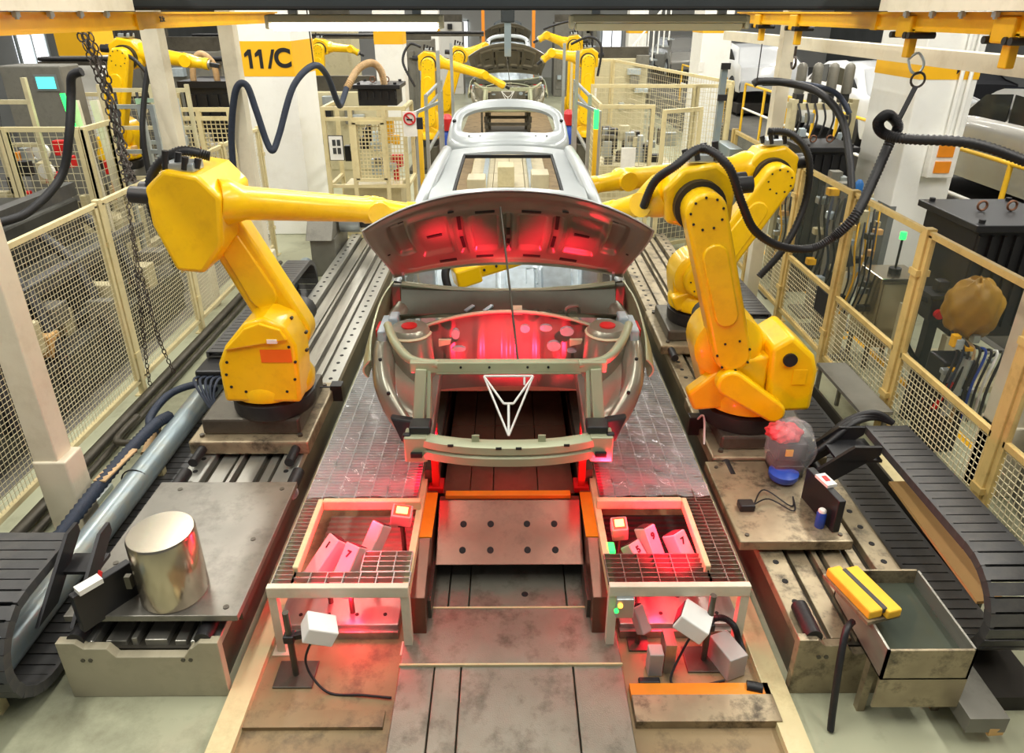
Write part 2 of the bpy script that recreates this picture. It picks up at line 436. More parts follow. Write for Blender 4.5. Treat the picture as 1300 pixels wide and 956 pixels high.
for y, lab, hk in ((7.9, 'yellow trolley at the far end of its rail with a thin cable', None), (6.9, 'yellow trolley carrying a small open hook', 1),
                   (4.95, 'yellow trolley holding the karabiner and sling of the ribbed hose', None), (3.95, 'yellow trolley nearest the bolted cream carrier beam', None)):
    trolley(2.6, y, lab, hk)

# dark cross beam and the two tube lamps hung from it
t = thing('cross_beam', 'dark grey cross beam with slanted ends above the front car', 'beam', (0, 5.5, 3.41))
MB().prism([(-2.76, 3.41), (2.86, 3.41), (2.95, 3.5), (2.95, 3.62), (-2.85, 3.62), (-2.85, 3.5)], (0, 5.3, 0), (1, 0, 0), (0, 0, 1), (0, .45, 0)).build('girder', 'beam_dark', t)
MB().b2((-2.7, 5.28, 3.42), (2.8, 5.3, 3.435)).build('groove', 'slot_black', t)
def tube_lamp(x0, x1, lit, label):
    y = 5.5; z = 3.33
    t = thing('tube_lamp', label, 'lamp', ((x0 + x1) / 2, y, z - .05), 'tube lamps under the cross beam')
    MB().prism([(-.08, .0), (-.06, .055), (.06, .055), (.08, .0)], (x0, y, z), (0, 1, 0), (0, 0, 1), (x1 - x0, 0, 0)).build('housing', 'lamp_cover', t, bevel=.01)
    MB().prism([(-.075, 0), (-.05, -.05), (.05, -.05), (.075, 0)], (x0 + .03, y, z - .002), (0, 1, 0), (0, 0, 1), (x1 - x0 - .06, 0, 0)).build('diffuser', 'lamp_tube' if lit else 'lamp_cover', t, bevel=.01)
    for x in (x0 + .17, x1 - .17): MB().b2((x - .03, y - .02, z + .05), (x + .03, y + .02, z + .09)).build('bracket', 'aluminium', t)
    for x in (x0, x1): MB().b2((x - .015, y - .075, z - .04), (x + .015, y + .075, z + .05)).build('end_cap', 'lamp_cover', t, bevel=.01)
    return t
tube_lamp(-1.68, -.47, True, 'lit tube lamp glowing white under the dark cross beam')
tube_lamp(.45, 1.68, False, 'unlit cream tube lamp under the dark cross beam')
area('tube_lamp_light', (-1.07, 5.5, 3.26), 1.15, .1, 14)

# ================================================================ robot rails
def robot_rail(s):
    side = 'left' if s < 0 else 'right'
    x0, x1 = (-2.36, -1.55) if s < 0 else (1.55, 2.36)
    y0, y1 = 2.74, 10.4
    lab = 'long steel robot rail ending in a clean pale end plate' if s < 0 else 'long steel robot rail with chipped and stained paint at its near end'
    t = thing('robot_rail', lab, 'robot rail', ((x0 + x1) / 2, y0, 0))
    wm = 'steel' if s < 0 else 'steel_worn'
    MB().b2((x0 + .03, y0 + .03, .0), (x1 - .03, y1, .3)).build('bed', 'steel_dark', t)
    for xa, xb in ((x0, x0 + .15), (x1 - .15, x1)):
        g = MB().b2((xa, y0 + .02, .3), (xb, y1, .36)).build('guide_strip', 'steel_bright' if s < 0 else 'steel_worn', t, bevel=.006)
        hb = MB(); n = 0
        y = y0 + .12
        while y < y1:
            hb.cyl((xa + .075, y, .35), (xa + .075, y, .363), .019, n=8); y += .16
        h = hb.build('bolt_hole', 'slot_black', g); h['kind'] = 'stuff'
    for xa, xb, z in ((x0 + .19, x0 + .3, .33), (x0 + .33, x0 + .36, .35), (x0 + .4, x0 + .52, .34), (x0 + .56, x0 + .62, .33)):
        MB().b2((xa, y0 + .05, .29), (xb, y1, z)).build('slide_bar', wm, t, bevel=.004)
    # near end plate with a lowered middle
    MB().prism([(x0 - .02, .0), (x1 + .02, 0), (x1 + .02, .4), (x1 - .08, .4), (x1 - .12, .36), (x0 + .68, .36), (x0 + .64, .3), (x0 + .28, .3), (x0 + .24, .36), (x0 + .12, .36), (x0 + .08, .4), (x0 - .02, .4)],
               (0, y0 - .03, 0), (1, 0, 0), (0, 0, 1), (0, .05, 0)).build('end_plate', 'end_paint' if s < 0 else 'steel_worn', t, bevel=.004)
    for x in (x0 + .1, x0 + .14, x1 - .18, x1 - .14):
        MB().cyl((x, y0 - .035, .28), (x, y0 - .02, .28), .012, n=8).build('screw', 'steel_dark', t)
    for x in ((x0 + .07, x1 - .07) if s < 0 else (x0 + .07,)):
        MB().cyl((x, y0, .39), (x, y0 + .22, .39), .045, n=16).build('buffer', 'rubber', t, smooth=50)
    # outer ledge of the rail foundation
    MB().b2(((x1 + .03) if s < 0 else (x0 - .16), 2.3, 0), ((x1 + .16) if s < 0 else (x0 - .03), 10.4, .05)).build('base_flange', 'cream', t)
    return t
robot_rail(-1); robot_rail(1)

# ================================================================ grated walkways beside the conveyor
def grating(b, x0, x1, y0, y1, z=.5):
    n = max(2, int((y1 - y0) / .034))
    for i in range(n + 1):
        y = y0 + (y1 - y0) * i / n; b.b2((x0, y - .0025, z - .03), (x1, y + .0025, z))
    n = max(1, round((x1 - x0) / .1))
    for i in range(n + 1):
        x = x0 + (x1 - x0) * i / n; b.b2((x - .003, y0, z - .02), (x + .003, y1, z + .002))
def walkway(s):
    lab = 'grated steel walkway under clear film, ' + ('with the clean silver end' if s < 0 else 'with the darker stained surface')
    t = thing('grated_walkway', lab, 'walkway', (s * .96, 3.03, 0))
    X = lambda a, b: (min(s * a, s * b), max(s * a, s * b))
    spans = [(3.74, 4.75), (4.75, 5.95), (5.95, 7.15), (7.15, 8.35), (8.35, 9.55)]
    for a, b_ in spans:
        b = MB(); x0, x1 = X(.6, 1.33); grating(b, x0, x1, a + .01, b_ - .01); o = b.build('grating_panel', 'grating' if s < 0 else 'grating_dirty', t); o['kind'] = 'stuff'
    for xs, ya, yb in ((X(1.22 if s < 0 else 1.14, 1.33), 3.03, 3.73), (X(.56, 1.22 if s < 0 else 1.14), 3.03, 3.12 if s < 0 else 3.26)) + (((X(.57, .85), 3.125, 3.29),) if s < 0 else ()):
        b = MB(); grating(b, xs[0], xs[1], ya, yb); o = b.build('grating_panel', 'grating' if s < 0 else 'grating_dirty', t); o['kind'] = 'stuff'
    x0, x1 = X(.56, 1.35)
    MB().b2((x0, 2.99, .43), (x1, 3.03, .505)).build('front_beam', 'cream_light', t, bevel=.005)
    for xa, xb in (X(.56, .6), X(1.31, 1.35)):
        MB().b2((xa, 3.03, .4), (xb, 9.56, .47)).build('side_beam', 'cream', t)
    for x in (s * .585, s * 1.325):
        for y in (3.02, 5.0, 7.0):
            l = MB().b2((x - .024, y - .024, 0), (x + .024, y + .024, .44)).build('leg', 'cream_light', t)
            MB().b2((x - .05, y - .05, 0), (x + .05, y + .05, .012)).build('foot_plate', 'cream_light', l)
    # padded border of the opening
    xi = 1.2 if s < 0 else 1.12
    for a, c in (((s * .57, 3.71, .47), (s * xi, 3.75, .54)), ((s * xi, 3.12, .47), (s * (xi + .035), 3.75, .535))):
        MB().b2(a, c).build('opening_border', 'cream', t, bevel=.008)
    return t
walkway(-1); walkway(1)
def film(s, y0, y1, seed, label):
    rnd = random.Random(seed); ph = [rnd.uniform(0, 6) for _ in range(6)]
    def fn(a, c):
        x = s * (.63 + .7 * a); y = y0 + (y1 - y0) * c
        return (x, y, .508 + .006 * math.sin(x * 23 + ph[0] + 3 * math.sin(y * 4 + ph[1])) + .005 * math.sin(y * 31 + ph[2] + x * 9) + .004 * math.sin(x * 61 + y * 47 + ph[3]))
    o = MB().grid(fn, 40, 70, thick=(0, 0, -.0012)).build('plastic_film', 'film', smooth=80)
    tag(o, label, 'plastic film')
film(-1, 3.8, 6.1, 1, 'clear wrinkled plastic film on the silver silver walkway grating')
film(1, 3.8, 6.1, 2, 'clear wrinkled plastic film on the stained walkway grating')

# ================================================================ conveyor between the walkways
t = thing('conveyor_bed', 'low bed of steel floor plates running under the car bodies', 'conveyor', (0, 2.2, 0))
def plates(rows, m='plate'):
    for y0, y1, xs, z in rows:
        for xa, xb in zip(xs[:-1], xs[1:]):
            MB().b2((xa + .004, y0 + .004, .0), (xb - .004, y1 - .004, z)).build('floor_plate', m, t, bevel=.004)
plates([(1.7, 2.28, (-.62, -.3, .1, .64), .05), (2.28, 2.86, (-.62, -.42, -.27, .36, .64), .05), (2.86, 3.28, (-.62, .64), .06), (3.28, 4.0, (-.6, -.38, -.25, .36, .6), .05)])
for y in (2.86, 3.28): MB().b2((-.62, y - .006, .045), (.64, y + .006, .064)).build('edge_strip', 'cream', t)
for x, y in ((.1, 3.4), (-.5, 3.55)): MB().cyl((x, y, .045), (x, y, .052), .022, n=10).build('drain_hole', 'slot_black', t)
t2 = thing('lift_table', 'brown steel lift table with orange edge under the front car', 'lift table', (0, 3.5, .1))
# sloped front with holes, orange lip, deck plates behind
MB().prism([(3.5, .2), (3.56, .17), (3.95, .37), (3.95, .4), (3.9, .4)], (-.47, 0, 0), (0, 1, 0), (0, 0, 1), (.95, 0, 0)).build('sloped_front', 'plate_brown', t2, bevel=.004)
for x in (-.3, -.12, .12, .3):
    for f in (.22, .62):
        y = 3.5 + .4 * f; z = .2 + .2 * f
        MB().cyl((x, y, z - .002), (x + 0, y - .0035, z + .0035), .022, n=12).build('hole', 'slot_black', t2)
MB().b2((-.43, 3.915, .4), (.42, 3.97, .43)).build('orange_lip', 'orange_paint', t2, bevel=.004)
for xa, xb in ((-.45, -.27), (-.265, -.11), (-.105, .2), (.205, .45)):
    for ya, yb in ((3.98, 4.85), (4.86, 5.9), (5.91, 7.0)):
        MB().b2((xa, ya, .36), (xb, yb, .4)).build('deck_plate', 'plate_brown', t2, bevel=.003)
MB().b2((-.46, 3.7, .06), (.46, 7.0, .3)).build('lift_frame', 'pit_dark', t2)
for s in (-1, 1):
    tr = thing('side_rail', 'brown steel side rail of the lift table on the ' + ('silver walkway side' if s < 0 else 'side of the small green indicator'), 'rail', (s * .54, 3.1, 0), 'side rails of the lift table')
    MB().prism([(3.08, .05), (8.5, .05), (8.5, .42), (3.5, .42), (3.12, .3)], (s * .49, 0, 0), (0, 1, 0), (0, 0, 1), (s * .085, 0, 0)).build('beam', 'plate_brown', tr, bevel=.004)
    MB().b2((s * .482, 3.5, .42), (s * .58, 3.95, .428)).build('orange_glow_strip', 'orange_paint', tr)  # orange strip colours in the red-orange light on the rail top
    MB().b2((s * .47, 3.2, .06), (s * .49, 3.95, .2)).build('guide_plate', 'steel_dark', tr)
    lp = thing('locating_post', 'bright red locating post under the front car, ' + ('by the silver walkway' if s < 0 else 'by the stained walkway'), 'post', (s * .5, 4.03, .4), 'red locating posts')
    MB().b2((s * .475, 4.0, .4), (s * .525, 4.06, .92)).build('shaft', 'red_paint', lp, bevel=.005)  # red paint stands in for the red lamps' light on the posts
    MB().b2((s * .45, 3.98, .4), (s * .55, 4.1, .44)).build('foot', 'red_paint', lp)
    MB().cyl((s * .5, 4.03, .92), (s * .5, 4.03, .96), .02, n=10).build('pin', 'zinc', lp)
# ================================================================ bare car bodies
def sstep(a, b, x):
    t = max(0, min(1, (x - a) / (b - a))); return t * t * (3 - 2 * t)

def car_body():
    t = thing('unfinished_car', 'bare grey car body with red-lit open bonnet and panoramic roof opening', 'car body', (0, 3.6, .43), 'bare car bodies on the line')
    # ---- bonnet, hinged at the windscreen and raised
    th = math.radians(49); U = V((0, -math.cos(th), math.sin(th))); N = V((0, -math.sin(th), -math.cos(th)))
    HO = V((0, 5.1, 1.64))
    def hp(s, L, off=0.0, k=1.0):
        """s -1..1 across, L 0..1 from hinge to nose edge (scaled to the rounded nose)"""
        te = 1 - .37 * abs(s) ** 2.2
        l = L * te * 1.02
        w = .86 + .12 * sstep(0, .6, l)
        x = s * w
        c = .085 * s * s + .1 * max(0, l - .45) ** 2 + (-.03 * (1 - s * s) * (1 - L))
        return HO + V((x, 0, 0)) + U * l + N * (c + off)
    hood = MB().grid(lambda a, b: hp(a * 2 - 1, b), 40, 20, thick=lambda a, b: N * -.012).build('bonnet', 'body_steel_lit', t, smooth=40)
    pockets = [(.07, .26, .3, .74), (-.26, -.07, .3, .74), (.31, .37, .28, .76), (-.37, -.31, .28, .76),
               (.42, .66, .32, .8), (-.66, -.42, .32, .8), (.7, .82, .42, .86), (-.82, -.7, .42, .86), (-.025, .025, .28, .76)]
    def inner(a, b):
        s = (a * 2 - 1) * .985; L = .02 + b * .965
        e = sstep(0, .035, min(a, 1 - a)) * sstep(0, .05, min(b, 1 - b))
        off = .004 + .012 * e
        off += .022 * sstep(.05, .12, min(a, 1 - a)) * sstep(.10, .16, b) * sstep(.0, .1, .92 - b)
        for x0, x1, l0, l1 in pockets:
            q = sstep(x0 - .012, x0 + .012, s) * (1 - sstep(x1 - .012, x1 + .012, s)) * sstep(l0 - .02, l0 + .02, L) * (1 - sstep(l1 - .02, l1 + .02, L))
            off -= .028 * q
        return hp(s, L, off)
    ip = MB().grid(inner, 150, 60).build('inner_panel', 'body_inner', hood, smooth=50)
    def slot(s0, s1, l0, l1, off=.041):
        b = MB(); q = [hp(s0, l0, off), hp(s1, l0, off), hp(s1, l1, off), hp(s0, l1, off)]
        b.add(q + [p + N * .004 for p in q], [(0, 1, 2, 3), (7, 6, 5, 4), (0, 4, 5, 1), (1, 5, 6, 2), (2, 6, 7, 3), (3, 7, 4, 0)])
        b.build('slot', 'slot_black', hood)
    for s in (-1, 1):
        for a in ((.09, .22, .79, .815, .038), (.12, .26, .2, .225, .038), (.42, .56, .19, .22, .04), (.47, .58, .52, .545, .014), (.325, .35, .56, .74, .014), (.325, .35, .32, .46, .014), (.7, .74, .89, .9, .036), (.36, .4, .84, .855, .038), (.88, .9, .5, .515, .04)):
            slot(*sorted((s * a[0], s * a[1])), a[2], a[3], a[4] if len(a) > 4 else .041)
    for l0, l1 in ((.34, .4), (.46, .54)): slot(-.012, .012, l0, l1, .014)
    for s in (-1, 1):
        MB().bar((s * .8, 5.12, 1.5), (s * .78, 5.0, 1.66), .05, .02, (1, 0, 0)).bar((s * .8, 5.15, 1.36), (s * .8, 5.12, 1.56), .06, .03, (1, 0, 0)).build('bonnet_hinge', 'zinc', t)
    # prop rod
    p0 = V((.06, 4.02, 1.4)); p1 = hp(-.05, .86, .04)
    MB().tube([p0, p1], .007, 6).build('prop_rod', 'steel_dark', t, smooth=60)
    # ---- bumper beam
    def bb(a, b):
        x = (a * 2 - 1) * .635; y = 3.6 + .14 * (abs(a * 2 - 1) ** 2.4)
        prof = [(0.0, .885), (-.025, .9), (-.028, .955), (-.012, .97), (-.028, .985), (-.025, 1.03), (0, 1.045), (.05, 1.045), (.05, .885), (0, .885)]
        i = min(int(b * 9 + 1e-6), 9); return (x, y + prof[i][0], prof[i][1])
    bm = MB().grid(bb, 40, 9).build('bumper_beam', 'body_green', t, smooth=35)
    for x in (-.35, -.06, .06, .35): MB().box((x, 3.575 + .14 * abs(x / .635) ** 2.4, 1.03), (.035, .012, .012)).build('slot', 'slot_black', bm)
    for x in (-.2, .2): MB().box((x, 3.63, 1.065), (.045, .012, .05)).build('bracket', 'body_green', bm)
    for s in (-1, 1):
        MB().b2((s * .5, 3.66, .875), (s * .64, 3.78, 1.05)).build('end_bracket', 'body_green', bm, bevel=.008)
        MB().prism([(.53, .92), (.6, .92), (.6, .95), (.53, .95)], (0, 3.64, 0), (s, 0, 0), (0, 0, 1), (0, .03, 0)).build('slot', 'slot_black', bm)
        MB().b2((s * .48, 3.7, 1.05), (s * .61, 3.82, 1.1)).b2((s * .6, 3.68, 1.0), (s * .65, 3.72, 1.06)).build('clip', 'robot_dark', bm, bevel=.01)
        # front rails and radiator support
        MB().bar((s * .52, 3.74, .97), (s * .55, 4.9, .98), .1, .13).build('front_rail', 'body_inner', t, bevel=.01)
        MB().bar((s * .55, 3.98, 1.36), (s * .575, 3.84, 1.0), .07, .05, (0, 1, 0)).bar((s * .5, 4.02, 1.34), (s * .51, 3.9, 1.02), .025, .1, (0, 1, 0)).build('support_post', 'body_green', t, bevel=.006)
        MB().tube([(s * .44, 3.99, 1.385), (s * .62, 4.05, 1.39), (s * .74, 4.2, 1.44), (s * .82, 4.42, 1.47)], .03, 8, 6).build('upper_stay', 'body_green', t, smooth=50)
        MB().add([(s * .6, 3.84, 1.06), (s * .76, 3.9, 1.05), (s * .68, 3.8, .93), (s * .6, 3.78, .95), (s * .6, 3.9, 1.06), (s * .76, 3.96, 1.05), (s * .68, 3.86, .93), (s * .6, 3.84, .95)],
                 [(0, 1, 2, 3), (7, 6, 5, 4), (0, 4, 5, 1), (1, 5, 6, 2), (2, 6, 7, 3), (3, 7, 4, 0)]).build('lamp_bracket', 'robot_dark', t, bevel=.012)
        # apron / wheel house: curved sheet sweeping from the hinge pillar down to the lamp bracket
        path = spline([V((s * .8, 4.95, 1.42)), V((s * .86, 4.6, 1.38)), V((s * .87, 4.35, 1.31)), V((s * .82, 4.12, 1.18)), V((s * .7, 3.98, 1.03)), V((s * .6, 3.92, .96))], 6)
        n = len(path) - 1
        prof = [(-.1, -.16), (-.07, -.02), (-.03, .01), (.02, .015), (.05, -.01), (.07, -.07), (.05, -.15)]
        def ap(a, b, s=s, path=path, n=n, prof=prof):
            i = min(int(round(a * n)), n); q = path[i]; w = prof[min(int(round(b * 6)), 6)]
            k = 1.0 - .25 * a
            return (q.x + s * w[0] * k, q.y, q.z + w[1] * k)
        ao = MB().grid(ap, n, 6, thick=(0, .004, -.008)).build('wheel_house', 'body_apron', t, smooth=45)
        for q in (path[8], path[14], path[20], path[26]):
            MB().cyl((q.x, q.y - .002, q.z + .004), (q.x, q.y - .004, q.z + .018), .012, n=8).build('hole', 'slot_black', ao)
        # inner wheel-house wall below, closing towards the front rail
        def wi(a, b, s=s, path=path, n=n):
            q = path[min(int(round(a * n)), n)]
            return V((q.x - s * .09, q.y, q.z - .12)).lerp(V((s * .57, q.y + .02, .98)), b)
        MB().grid(wi, n, 8).build('wheel_house_wall', 'body_apron', t, smooth=50)
        # outer wing skin
        wp = spline([V((s * .87, 5.2, 1.54)), V((s * .935, 4.85, 1.49)), V((s * .955, 4.5, 1.38)), V((s * .94, 4.28, 1.27))], 6)
        m_ = len(wp) - 1
        def wing(a, b, s=s, wp=wp, m_=m_):
            q = wp[min(int(round(a * m_)), m_)]
            return (q.x + s * (.05 * math.sin(b * 2.6)), q.y, q.z - b * (.55 - .42 * a))
        MB().grid(wing, m_, 8, thick=(-s * .012, 0, 0)).build('wing', 'body_green', t, smooth=50)
        MB().b2((s * .84, 4.42, 1.28), (s * .9, 4.72, 1.42)).b2((s * .78, 4.6, 1.36), (s * .85, 4.74, 1.44)).build('hinge_plate', 'zinc', t, bevel=.012)
        MB().b2((s * .9, 4.5, 1.3), (s * .925, 4.66, 1.4)).build('red_cap', 'red_paint', t, bevel=.01)
        # strut tower
        st = MB().lathe([(.17, 0), (.155, .3), (.14, .36), (.12, .385), (.05, .385)], (s * .69, 4.52, 1.03), n=24).build('strut_tower', 'body_apron', t, smooth=40)
        MB().cyl((s * .69, 4.52, 1.415), (s * .69, 4.52, 1.425), .055, n=16).build('red_light_disc', 'red_paint', st, smooth=40)  # red disc painted where red light falls on the tower top
        MB().tube([(s * .69 + .145 * math.cos(a), 4.52 + .145 * math.sin(a), 1.37) for a in [math.pi * .85 + i * math.pi * 1.15 / 12 for i in range(13)]], .012, 5).build('seam_sealer', 'sealant', st)
        # pillars and roof rails
        pil = [(s * .85, 5.15, 1.5), (s * .76, 5.45, 1.85), (s * .655, 5.8, 2.1), (s * .63, 6.4, 2.14), (s * .63, 7.3, 2.1), (s * .66, 7.75, 2.02), (s * .76, 8.15, 1.6), (s * .84, 8.3, 1.3)]
        MB().tube(pil, .055, 8, 5).build('roof_rail', 'body_steel_lit', t, smooth=50)
        MB().tube([(s * .64, 6.55, 2.12), (s * .8, 6.6, 1.6), (s * .88, 6.6, 1.15), (s * .86, 6.6, .75)], .05, 8, 4).build('b_pillar', 'body_steel_lit', t, smooth=50)
        MB().bar((s * .86, 5.15, .75), (s * .86, 8.0, .75), .1, .16).build('sill', 'body_steel_lit', t, bevel=.02)
        MB().bar((s * .86, 5.2, .7), (s * .86, 5.15, 1.52), .1, .12, (0, 1, 0)).build('hinge_pillar', 'body_inner', t, bevel=.02)
        def quarter(a, b, s=s):
            y = 7.15 + a * 1.2
            return (s * (.84 + .08 * math.sin(b * 2.4) - .1 * a * a), y, .75 + b * (.85 - .12 * a) if y > 7.9 or y < 7.3 else max(.75 + b * .85, .75 + .45 * math.sin((y - 7.3) / .6 * math.pi)))
        MB().grid(quarter, 14, 10, thick=(-s * .012, 0, 0)).build('rear_quarter', 'body_steel_lit', t, smooth=50)
    MB().bar((-.62, 4.0, 1.37), (.62, 4.0, 1.37), .06, .075).bar((-.46, 3.985, 1.33), (.46, 3.985, 1.33), .03, .02).build('radiator_support', 'body_green', t, bevel=.008)
    for x in (-.3, -.12, .12, .25): MB().cyl((x, 3.965, 1.375), (x, 3.972, 1.375), .008, n=8).build('hole', 'slot_black', t)
    # white rod frame in the middle of the front
    wr = thing_part = MB()
    A = V((-.155, 3.955, 1.32)); B = V((.155, 3.955, 1.32)); Cc = V((0, 3.67, 1.06)); D = V((0, 3.8, 1.21))
    for p, q in ((A, Cc), (B, Cc), (A, B), (A, D - V((.03, 0, 0))), (B, D + V((.03, 0, 0))), (D - V((.03, 0, 0)), D + V((.03, 0, 0))), (D, Cc), (V((.1, 3.955, 1.32)), V((.1, 3.93, 1.27)))):
        wr.tube([p, q], .0075, 6)
    wr.build('rod_frame', 'white_rod', t, smooth=60)
    # ---- bulkhead (firewall) with openings, cowl trough, dash
    def fw(a, b):
        s = a * 2 - 1; x = s * .63
        top = 1.43 - .09 * abs(s) ** 2.2
        return (x, 4.78 - .06 * math.cos(s * 1.4) * math.sin(b * 3.14) - .05 * (b > .98) - .16 * s * s * .5 + .02 * sstep(.1, .14, abs(math.sin(s * 9)) * .3) * math.sin(b * 3.1), .8 + (top - .8) * b)
    fo = MB().grid(fw, 60, 20, thick=(0, .012, 0)).build('bulkhead', 'body_inner', t, smooth=45)
    MB().tube([(x, 4.73 - .08 * (x / .63) ** 2, 1.438 - .09 * abs(x / .63) ** 2.2) for x in [-.66 + .066 * i for i in range(21)]], .014, 6).build('bulkhead_flange', 'body_green', fo, smooth=50)
    for x, z, w, h in ((-.38, 1.3, .06, .08), (.27, 1.34, .09, .05), (.42, 1.32, .1, .07), (.33, 1.2, .1, .08), (-.36, 1.18, .1, .04), (.12, 1.33, .07, .06), (.46, 1.17, .07, .03)):
        y = 4.66 - .06 * (x / .6) ** 2
        b = MB(); b.prism([(math.cos(a) * w / 2, math.sin(a) * h / 2) for a in [i * math.pi / 6 for i in range(12)]], (x, y, z), (1, 0, 0), (0, 0, 1), (0, .03, 0)).build('opening_patch', 'zinc', fo)
    for x in (-.5, .44): MB().prism([(0, 0), (.08, .02), (.09, .05), (0, .05)], (x, 4.6, 1.22), (1, 0, 0), (0, 0, 1), (0, .03, 0)).build('sealer_patch', 'sealant', fo)
    def cowl(a, b):
        s = a * 2 - 1; prof = [(4.74, 1.43), (4.8, 1.38), (4.88, 1.36), (4.96, 1.42), (5.02, 1.52), (5.08, 1.54), (5.1, 1.5)]
        i = min(int(round(b * 6)), 6); return (s * .8, prof[i][0] - .05 * s * s, prof[i][1] - (.08 * (1 - s * s) * max(0, i - 2) / 4))
    co = MB().grid(cowl, 30, 6, thick=(0, 0, -.01)).build('cowl', 'body_dark', t, smooth=40)
    MB().tube([(x, 5.06 - .05 * (x / .8) ** 2, 1.47 + .08 * (x / .8) ** 2) for x in [-.8 + .08 * i for i in range(21)]], .022, 6).build('cowl_flange', 'body_green', co, smooth=50)
    for i in range(5): MB().lathe([(.03, 0), (.02, .02), (.008, .022)], (.12 + i * .09, 4.9 - .01 * i, 1.365), n=12).build('stud', 'body_dark', co, smooth=50)
    for x in (-.32, -.18): MB().bar((x, 4.87, 1.385), (x + .06, 4.93, 1.405), .03, .012).build('clip', 'zinc', co)
    MB().b2((.02, 4.74, 1.41), (.1, 4.82, 1.45)).build('bracket', 'sealant', co)
    MB().tube([(.42, 4.74, 1.4), (.42, 4.74, 1.46), (.5, 4.76, 1.47), (.52, 4.78, 1.4)], .012, 6, 4).build('hook', 'body_inner', co, smooth=60)
    def dash(a, b):
        s = a * 2 - 1; e = .03 * sstep(.3, .36, abs(math.sin(s * 7 + .6))) * sstep(.2, .3, b) * (1 - sstep(.7, .8, b))
        return (s * .74, 5.75 + .5 * b, 1.05 + .3 * b + .05 * s * s + e)
    MB().grid(dash, 90, 24, thick=(0, .02, -.02)).build('scuttle_panel', 'zinc', t, smooth=40)
    for x in (.16, .32, .46): MB().tube([(x, 5.95, 1.2), (x, 6.1, 1.29), (x + .1, 6.1, 1.29), (x + .1, 5.95, 1.2)], .008, 5).build('bead', 'zinc', t)
    for s in (-1, 1): MB().b2((s * .6, 5.5, 1.0), (s * .75, 5.7, 1.5)).build('door_hinge_block', 'zinc', t, bevel=.02)
    # interior
    MB().b2((-.8, 4.85, .72), (.8, 8.2, .8)).build('floor_pan', 'seat_cream', t)
    MB().prism([(-.16, 0), (-.1, .18), (.1, .18), (.16, 0)], (0, 4.9, .8), (1, 0, 0), (0, 0, 1), (0, 2.6, 0)).build('tunnel', 'seat_cream', t, bevel=.02)
    def rear_seat(a, b):
        s = a * 2 - 1; return (s * .72, 7.05 + .25 * b, .95 + b * .62 + .015 * math.sin(s * 18) * math.sin(b * 12))
    MB().grid(rear_seat, 40, 14, thick=(0, .03, 0)).build('rear_bulkhead', 'zinc', t, smooth=45)
    MB().b2((-.7, 6.35, .8), (.7, 7.05, .96)).build('rear_seat_pan', 'seat_cream', t, bevel=.03)
    for x in (-.42, .12): MB().b2((x, 5.9, .8), (x + .3, 6.05, .92)).b2((x, 6.2, .8), (x + .3, 6.3, .92)).build('seat_crossmember', 'seat_cream', t, bevel=.01)
    MB().b2((-.62, 7.3, .85), (.62, 8.15, 1.0)).build('boot_floor', 'seat_cream', t, bevel=.02)
    MB().tube([(.15, 5.95, .95), (.25, 5.9, 1.0), (.38, 5.92, 1.0), (.42, 6.0, .94)], .035, 8, 4).build('cable_coil', 'rubber', t, smooth=60)
    # ---- roof with panoramic opening (ring of two skins)
    def rz(x, y): return 2.155 - .05 * (x / .62) ** 2 - .09 * max(0, (5.75 - y) / .4) ** 2 * .5 - .05 * max(0, (y - 7.2) / .55) ** 2
    hx = lambda y: .435
    xs = [-.62, -.56, -.5, -.44, -.3, -.15, 0, .15, .3, .44, .5, .56, .62]; ys = [5.3, 5.45, 5.57, 5.9, 6.3, 6.7, 7.12, 7.3, 7.5, 7.72]
    b = MB(); vs = []; idx = {}
    for lay in (0, 1):
        for j, y in enumerate(ys):
            for i, x in enumerate(xs):
                idx[(lay, i, j)] = len(vs); vs.append(V((x, y, rz(x, y) - .03 * lay)))
    fs = []
    inside = lambda i, j: 3 <= i < 9 and 2 <= j < 6
    for j in range(len(ys) - 1):
        for i in range(len(xs) - 1):
            if inside(i, j): continue
            for lay in (0, 1): fs.append(tuple(idx[(lay, *q)] for q in ((i, j), (i + 1, j), (i + 1, j + 1), (i, j + 1))))
            for (a, c, di, dj) in (((i, j), (i + 1, j), 0, -1), ((i + 1, j), (i + 1, j + 1), 1, 0), ((i + 1, j + 1), (i, j + 1), 0, 1), ((i, j + 1), (i, j), -1, 0)):
                ii, jj = i + di, j + dj
                if not (0 <= ii < len(xs) - 1 and 0 <= jj < len(ys) - 1) or inside(ii, jj):
                    fs.append((idx[(0, *a)], idx[(0, *c)], idx[(1, *c)], idx[(1, *a)]))
    b.add(vs, fs); ro = b.build('roof', 'body_steel_lit', t, smooth=35)
    rim = MB()
    for p, q in (((-.43, 5.58), (.43, 5.58)), ((-.43, 7.11), (.43, 7.11)), ((-.43, 5.58), (-.43, 7.11)), ((.43, 5.58), (.43, 7.11))):
        rim.bar((p[0], p[1], 2.105), (q[0], q[1], 2.105), .02, .03)
    rim.build('opening_seal', 'slot_black', ro)
    # ---- raised tailgate with window opening
    ta = math.radians(20); TU = V((0, math.cos(ta), math.sin(ta))); TN = V((0, -math.sin(ta), math.cos(ta)))
